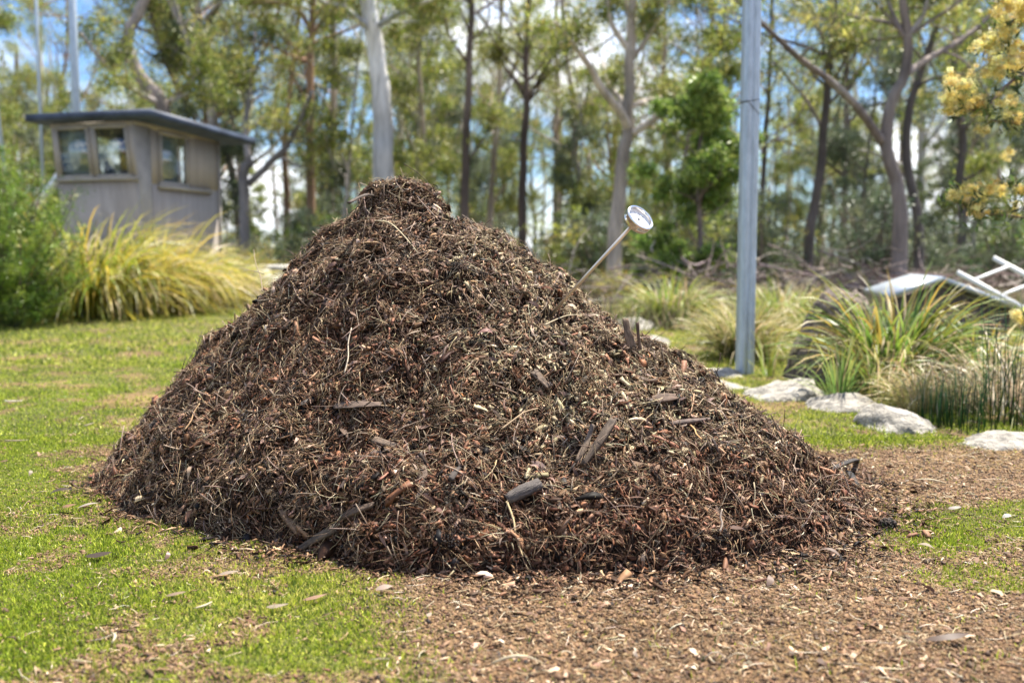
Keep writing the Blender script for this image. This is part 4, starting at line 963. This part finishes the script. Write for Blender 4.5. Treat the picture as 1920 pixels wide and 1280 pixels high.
ptree('leaning_gum', 400, 24, ([(398, 330), (395, 210), (372, 120), (350, 80), (330, 20), (310, -60)], .17, .06, 10),
      [([(395, 200), (420, 140), (470, 110), (500, 70), (540, 55)], .08, .03, 5, 1), ([(398, 190), (430, 150), (480, 130)], .05, .02, 4, -1)],
      'grey gum with pale twisting branches above the right end of the cabin roof', bark=(.36, .32, .30), bark2=(.22, .19, .18), start=.5)
ptree('diagonal_tree', 452, 23, ([(458, 380), (456, 330), (470, 300)], .15, .12, 0),
      [([(466, 345), (500, 310), (535, 275), (560, 230), (585, 170)], .10, .05, 5, -.5), ([(466, 300), (462, 240), (470, 160), (480, 60)], .10, .04, 7, 1)],
      'small grey tree with one limb slanting up to the right beside the cabin', bark=(.22, .20, .20))
ptree('thin_dark_gum', 583, 25, ([(582, 380), (580, 250), (583, 120), (588, 0), (590, -300)], .15, .07, 12), [([(583, 60), (560, 20), (520, 5), (470, 5)], .07, .03, 5, -1)],
      'straight dark reddish trunk between the cabin and the pale gum', bark=REDB, start=.45)
ptree('thin_dark_gum', 540, 28, ([(538, 380), (536, 280), (548, 150), (560, 20), (570, -200)], .12, .05, 10), [], 'thin red brown trunk just left of the straight dark reddish trunk', bark=REDB, start=.45)
ptree('thin_dark_gum', 622, 27, ([(618, 360), (622, 250), (626, 130), (622, 0), (630, -250)], .15, .06, 10), [], 'slim grey trunk midway between reddish trunk and pale gum', bark=MIDB, start=.45)
ptree('thin_dark_gum', 874, 24, ([(872, 360), (874, 280), (880, 150), (884, 0), (884, -300)], .14, .07, 12), [([(878, 300), (900, 270), (930, 225)], .04, .02, 3, 0)],
      'dark straight trunk behind the right side of the heap top', bark=(.14, .105, .09), start=.5)
ptree('thin_dark_gum', 978, 25, ([(978, 400), (980, 300), (986, 190), (984, 120), (990, 0), (990, -250)], .14, .05, 12), [([(986, 170), (960, 140), (930, 100)], .04, .02, 4, 0)],
      'dark narrow trunk above the heap shoulder, left of the forked gum', bark=(.11, .08, .07), start=.45)
ptree('thin_dark_gum', 920, 30, ([(920, 400), (925, 300), (935, 180), (940, 40), (950, -200)], .13, .05, 12), [([(925, 380), (945, 350), (960, 320)], .05, .02, 2, 0)], 'mid brown gum trunk between the two dark trunks behind the heap', bark=MIDB, start=.45)
ptree('bent_pale_gum', 1072, 26, ([(1078, 430), (1072, 400), (1085, 340), (1075, 280), (1080, 200), (1060, 100), (1050, -60)], .16, .06, 10), [([(1078, 440), (1100, 400), (1110, 350), (1105, 290)], .10, .04, 4, .5)],
      'pale trunk with a split base left of the forked gum', bark=(.36, .31, .28), start=.45)
ptree('thin_dark_gum', 1040, 30, ([(1042, 420), (1044, 300), (1045, 180), (1042, 60), (1050, -160)], .13, .05, 12), [], 'slender brown trunk left of the bent pale gum', bark=MIDB, start=.4)
ptree('leaning_dark_tree', 1518, 20, ([(1520, 430), (1535, 350), (1545, 250), (1555, 140), (1565, 40), (1575, -200)], .13, .06, 12), [([(1552, 170), (1580, 120), (1600, 60)], .05, .02, 4, 0)],
      'slightly leaning dark trunk midway between the steel post and the dark forked tree', bark=(.11, .09, .08), start=.45)
ptree('thin_dark_gum', 1428, 22, ([(1428, 420), (1432, 300), (1440, 180), (1446, 60), (1450, -200)], .08, .04, 12), [], 'thin dark trunk just right of the steel post', bark=(.12, .10, .09), start=.4)
ptree('thin_dark_gum', 1720, 19, ([(1722, 420), (1700, 300), (1705, 200), (1730, 120), (1760, 30), (1780, -160)], .12, .05, 10), [], 'dark trunk standing just behind the dark forked tree', bark=(.10, .085, .08), start=.45)
ptree('thin_dark_gum', 1800, 23, ([(1805, 420), (1800, 340), (1805, 250), (1790, 150), (1795, 20), (1800, -200)], .14, .06, 12), [([(1803, 340), (1840, 320), (1880, 290)], .05, .03, 4, 0)], 'dark trunk at far right behind the yellow blossom', bark=(.12, .10, .09), start=.45)
ptree('thin_dark_gum', 1340, 27, ([(1340, 400), (1338, 280), (1330, 160), (1335, 40), (1330, -200)], .13, .05, 12), [], 'grey trunk rising behind the bright green tree left of the steel post', bark=MIDB, start=.45)
ptree('thin_dark_gum', 1245, 29, ([(1245, 400), (1250, 300), (1240, 180), (1245, 60), (1240, -160)], .12, .05, 12), [], 'brown trunk between the forked gum and the bright green tree', bark=MIDB, start=.4)
ptree('thin_dark_gum', 790, 30, ([(790, 360), (795, 250), (785, 120), (790, 20), (800, -160)], .11, .05, 12), [([(790, 340), (830, 320), (860, 280)], .05, .02, 3, 0)], 'grey leafy gum right behind the pale gum', bark=MIDB, start=.35)
# bright green bushy tree
ro = ptree('bushy_tree', 1312, 15.5, ([(1312, 430), (1310, 360), (1312, 280), (1318, 225)], .06, .02, 34), [], 'bright green bushy young tree just left of the steel post', bark=DARKB, pal=LIME, start=.08, per=42, crad=.2, leaf=(.08, .3), ln=1.15, dens=.8)

# generic trees: six builds, then copies
protos = []
for v, (hh, bk, pl, ds) in enumerate([(12, MIDB, GUM, 1.0), (14, DARKB, GUM, 1.0), (11, PALEB, GUM, .95), (13, REDB, GUM, 1.0), (10, MIDB, GREYG, .9), (12, DARKB, GUM, .85)]):
    w0 = R.normal(0, .5, (4, 2)); P = [np.array([0, 0, 0.])] + [np.array([w0[i][0] * (i + 1) * .35, w0[i][1] * (i + 1) * .35, hh * (i + 1) / 4]) for i in range(4)]
    br = []
    for b_ in range(3):
        a = R.uniform(0, 2 * PI); z0 = hh * R.uniform(.28, .5); i_ = z0 / hh * 4; q = P[int(i_)] * (1 - i_ % 1) + P[int(i_) + 1] * (i_ % 1); d = np.array([math.cos(a), math.sin(a), 0])
        br.append(([q, q + d * .9 + UP * .7, q + d * 1.8 + UP * 2.0, q + d * 2.3 + UP * 3.6], .07, .03, 6))
    o = gum('gum_tree', np.zeros(3), [(P, .13, .04, 15)] + br, 'slender far gum tree in the crowded bush behind the heap', bark=bk, pal=pl, per=24, crad=.55, dens=ds, start=.14, group='far gum trees of the bush')
    protos.append(o)
spots = []
tries = 0
while len(spots) < 24 and tries < 9000:
    tries += 1
    Y = 25 + 34 * R.random() ** .9; X = R.uniform(-.62, .62) * Y
    if all((X - a) ** 2 + (Y - b) ** 2 > 3.6 for a, b in spots): spots.append((X, Y))
NMS = ['slender far gum tree in the crowded bush behind the heap', 'tall dark far gum tree in the crowded bush', 'pale barked far gum tree deep in the bush', 'reddish barked far gum tree deep in the bush', 'grey leaved far tree deep in the bush', 'dark sparse far gum tree deep in the bush']
for i, (X, Y) in enumerate(spots):
    v = i % 6; o = protos[v] if i < 6 else copy_tree(protos[v])
    o.location = (X, Y, zt(X, Y) - .1); o.rotation_euler.z = R.uniform(0, 2 * PI); s_ = R.uniform(.85, 1.3); o.scale = (s_, s_, s_ * R.uniform(.9, 1.15)); o['label'] = NMS[v]

# young trees filling the lower storey
sapl = []
for v, (bk, pl) in enumerate([((.30, .27, .25), GUM), ((.13, .11, .10), GREYG), (MIDB, LIME + GUM)]):
    P = [np.zeros(3), np.array([.1, 0, 2.]), np.array([-.1, .1, 4.2]), np.array([.15, 0, 6.5])]
    sapl.append(gum('young_gum', np.zeros(3), [(P, .05, .015, 22)], 'young gum', bark=bk, pal=pl, per=17, crad=.34, dens=.8, start=.1, ln=1.7, leaf=(.11, .22), group='young trees filling the lower storey of the bush', sides=6))
SN = ['pale stemmed young gum filling the bush between taller trunks', 'dark stemmed grey green young tree in the bush', 'bright green young gum in the lower storey of the bush']
for i in range(92):
    v = i % 3; o = sapl[v] if i < 3 else copy_tree(sapl[v]); Y = 23 + 34 * R.random(); X = R.uniform(-.6, .6) * Y
    o.location = (X, Y, zt(X, Y) - .05); o.rotation_euler = (R.normal(0, .07), R.normal(0, .07), R.uniform(0, 6.28)); s_ = R.uniform(.6, 1.3); o.scale = (s_, s_, s_); o['label'] = SN[v]

# understorey shrubs
shp = []
for v, (pl, hh) in enumerate([(GUM, 1.5), (GREYG, 1.8), (LIME, 1.3), (DGR, 1.2)]):
    ro = empty('bush', (0, 0, 0), 'low bush', 'shrub', 'bushes under the gum trees'); mb = MB(); st = MB(); cs = []
    for _ in range(34):
        a = R.uniform(0, 2 * PI); el = R.uniform(.35, 1.5); l = hh * R.uniform(.6, 1.1); d = np.array([math.cos(a) * math.cos(el), math.sin(a) * math.cos(el), math.sin(el)])
        P = smooth_path([[0, 0, 0], d * l * .5 + R.normal(0, .08, 3), d * l + R.normal(0, .1, 3)], 3); tube(st, P, np.linspace(.02, .005, len(P)), 4, (.16, .12, .10), cap=False)
        cs += [d * l * f + R.normal(0, .1, 3) for f in (.45, .65, .85, 1)]
    leaves(mb, np.array(cs), 42, .24, .09, .25, pl, None, -.2); mb.build('foliage', M['leafy'], ro); st.build('stem', M['bark'], ro); shp.append(ro)
SB = ['olive green bush under the distant gum trees', 'grey green bush under the distant gum trees', 'bright green bush under the distant gum trees', 'dark green bush under the distant gum trees']
sp = [(R.uniform(-.6, .6), R.uniform(19, 40)) for _ in range(66)]
for i, (f, Y) in enumerate(sp):
    v = i % 4; o = shp[v] if i < 4 else copy_tree(shp[v]); X = f * Y
    if -7.5 < X < -3 and Y < 19: X -= 5
    o.location = (X, Y, zt(X, Y)); o.rotation_euler.z = R.uniform(0, 6.28); s_ = R.uniform(.6, 1.5); o.scale = (s_, s_, s_); o['label'] = SB[v]

# rough grass of the bush floor
mb = MB(); k = 60000; y = 11 + 30 * R.random(k) ** 1.3; x = R.uniform(-.62, .62, k) * y
keep = ~((y < 15.5) & (x < -1) & (x > -3.2)) & (fbm(x * .5, y * .5, 88, 3) > -.12) & ((x > .3 * (y - 9)) | (y > 17) ); x, y = x[keep], y[keep]; k = len(x)
z = ground_z(x, y); az = R.uniform(0, 2 * PI, k); tl = np.abs(R.normal(0, .45, k)); t = np.stack([np.cos(az) * np.sin(tl), np.sin(az) * np.sin(tl), np.cos(tl)], 1); l = R.uniform(.12, .5, k)
ribbons(mb, np.stack([x, y, z], 1) + t * (l * .45)[:, None], t, R.normal(0, 1, (k, 3)), l, R.uniform(.008, .02, k), R.normal(0, .15, k), pick([(.30, .25, .13), (.16, .18, .06), (.22, .26, .07), (.20, .14, .10), (.38, .32, .2)], k), seg=2, prof=lambda s: [1, .8, .1][int(round(s * 2))])
tag(mb.build('undergrowth', M['leafy']), kind='stuff')

# far wood closing the view
mb = MB(); st = MB()
cs = []
for _ in range(110):
    Y = R.uniform(62, 95); X = R.uniform(-.75, .75) * Y; h_ = R.uniform(10, 17); r_ = R.uniform(.12, .3)
    tube(st, np.array([[X, Y, -.5], [X + R.normal(0, .4), Y, h_ * .5], [X + R.normal(0, .8), Y, h_]]), [r_, r_ * .7, r_ * .3], 5, pick([MIDB, DARKB, PALEB], 1)[0], cap=False)
    for _ in range(17): z_ = h_ * (.0 + 1.0 * R.random()); cs.append([X + R.normal(0, 2.0), Y + R.normal(0, 2), z_])
leaves(mb, np.array(cs), 22, 1.2, .32, .35, GUM, None, .5)
v_ = mb.build('distant_woodland', M['leafy']); tag(v_, kind='stuff'); s_ = st.build('trunk', M['bark'], v_)

# ------------------------------------------------------------------ blossoming tree reaching in from the right
fY = 5.6; fb = at(2290, 480, fY); fb[2] = zt(fb[0], fY)
ft = empty('blossom_tree', fb, 'small tree with creamy yellow blossom reaching in at the top right edge', 'tree')
tr = MB(); fo = MB(); bl = MB()
Pt = smooth_path([[0, 0, 0], [-.05, 0, .8], [.05, .05, 1.7], [0, 0, 2.8]], 5); tube(tr, Pt, np.linspace(.06, .03, len(Pt)), 9, (.2, .16, .14))
fl = []; lv = []
def fbranch(pts, r0, blossoms, dy=0):
    P = smooth_path([at(q[0], q[1], fY + dy) - fb for q in pts], 5); tube(tr, P, np.linspace(r0, .0025, len(P)), 6, (.17, .13, .11), cap=False)
    for i in range(3, len(P)):
        for _ in range(4):
            d = unit(R.normal(0, 1, 3)); q = P[i] + d * R.uniform(.02, .11); tube(tr, np.array([P[i], q]), [.002, .001], 4, (.2, .17, .1), cap=False); lv.append(q)
            if R.random() < .15: fl.append(q)
    for (bx, by, br_, nb_) in blossoms:
        for _ in range(int(nb_ * 1.8)): fl.append(at(bx + R.normal(0, br_ * .5), by + R.normal(0, br_ * .5), fY + dy + R.normal(0, .05)) - fb)
fbranch([(2270, -60), (2100, 40), (1980, 110), (1900, 150), (1840, 205), (1780, 190)], .02, [(1790, 190, 22, 16), (1835, 195, 26, 16), (1788, 150, 14, 7), (1780, 205, 12, 6), (1815, 160, 20, 8)])
fbranch([(2270, -160), (2120, -60), (1990, 0), (1900, 40), (1850, 90)], .02, [(1850, 85, 22, 16), (1880, 60, 24, 16), (1900, 120, 30, 20), (1860, 130, 25, 14), (1915, 30, 20, 14), (1910, 90, 20, 14)], .15)
fbranch([(2270, -60), (2140, 100), (2000, 190), (1930, 230), (1860, 225)], .015, [(1885, 190, 20, 8), (1845, 242, 8, 4), (1900, 215, 18, 7)], -.1)
fbranch([(2270, 200), (2120, 360), (2000, 415), (1900, 405), (1820, 395), (1790, 360)], .013, [(1812, 362, 20, 18), (1790, 368, 12, 8), (1830, 390, 16, 10), (1860, 355, 10, 5), (1878, 355, 10, 5)])
fbranch([(2270, 160), (2120, 300), (2000, 340), (1930, 350), (1880, 345)], .01, [(1890, 290, 8, 4), (1915, 355, 14, 5), (1900, 395, 8, 2)], .1)
fbranch([(2270, -200), (2150, -160), (2000, -120), (1900, -60), (1860, -10)], .015, [(1890, 0, 25, 22), (1920, 15, 20, 12), (1868, 20, 14, 5)], .05)
fbranch([(2270, 380), (2100, 560), (1990, 620), (1925, 600)], .01, [(1905, 592, 9, 5), (1920, 600, 8, 4)])
fl = np.array(fl); lv = np.array(lv)
leaves(bl, fl, 110, .030, .011, .34, [(.80, .68, .25), (.86, .78, .38), (.70, .56, .16)], None, 0, jitter=.25)
leaves(fo, lv, 4, .07, .058, .26, [(.08, .13, .04), (.13, .18, .05), (.05, .08, .03), (.2, .22, .07)], None, .2)
tr.build('trunk', M['bark'], ft); fo.build('foliage', M['leafy'], ft); bl.build('blossom', M['leafy'], ft)
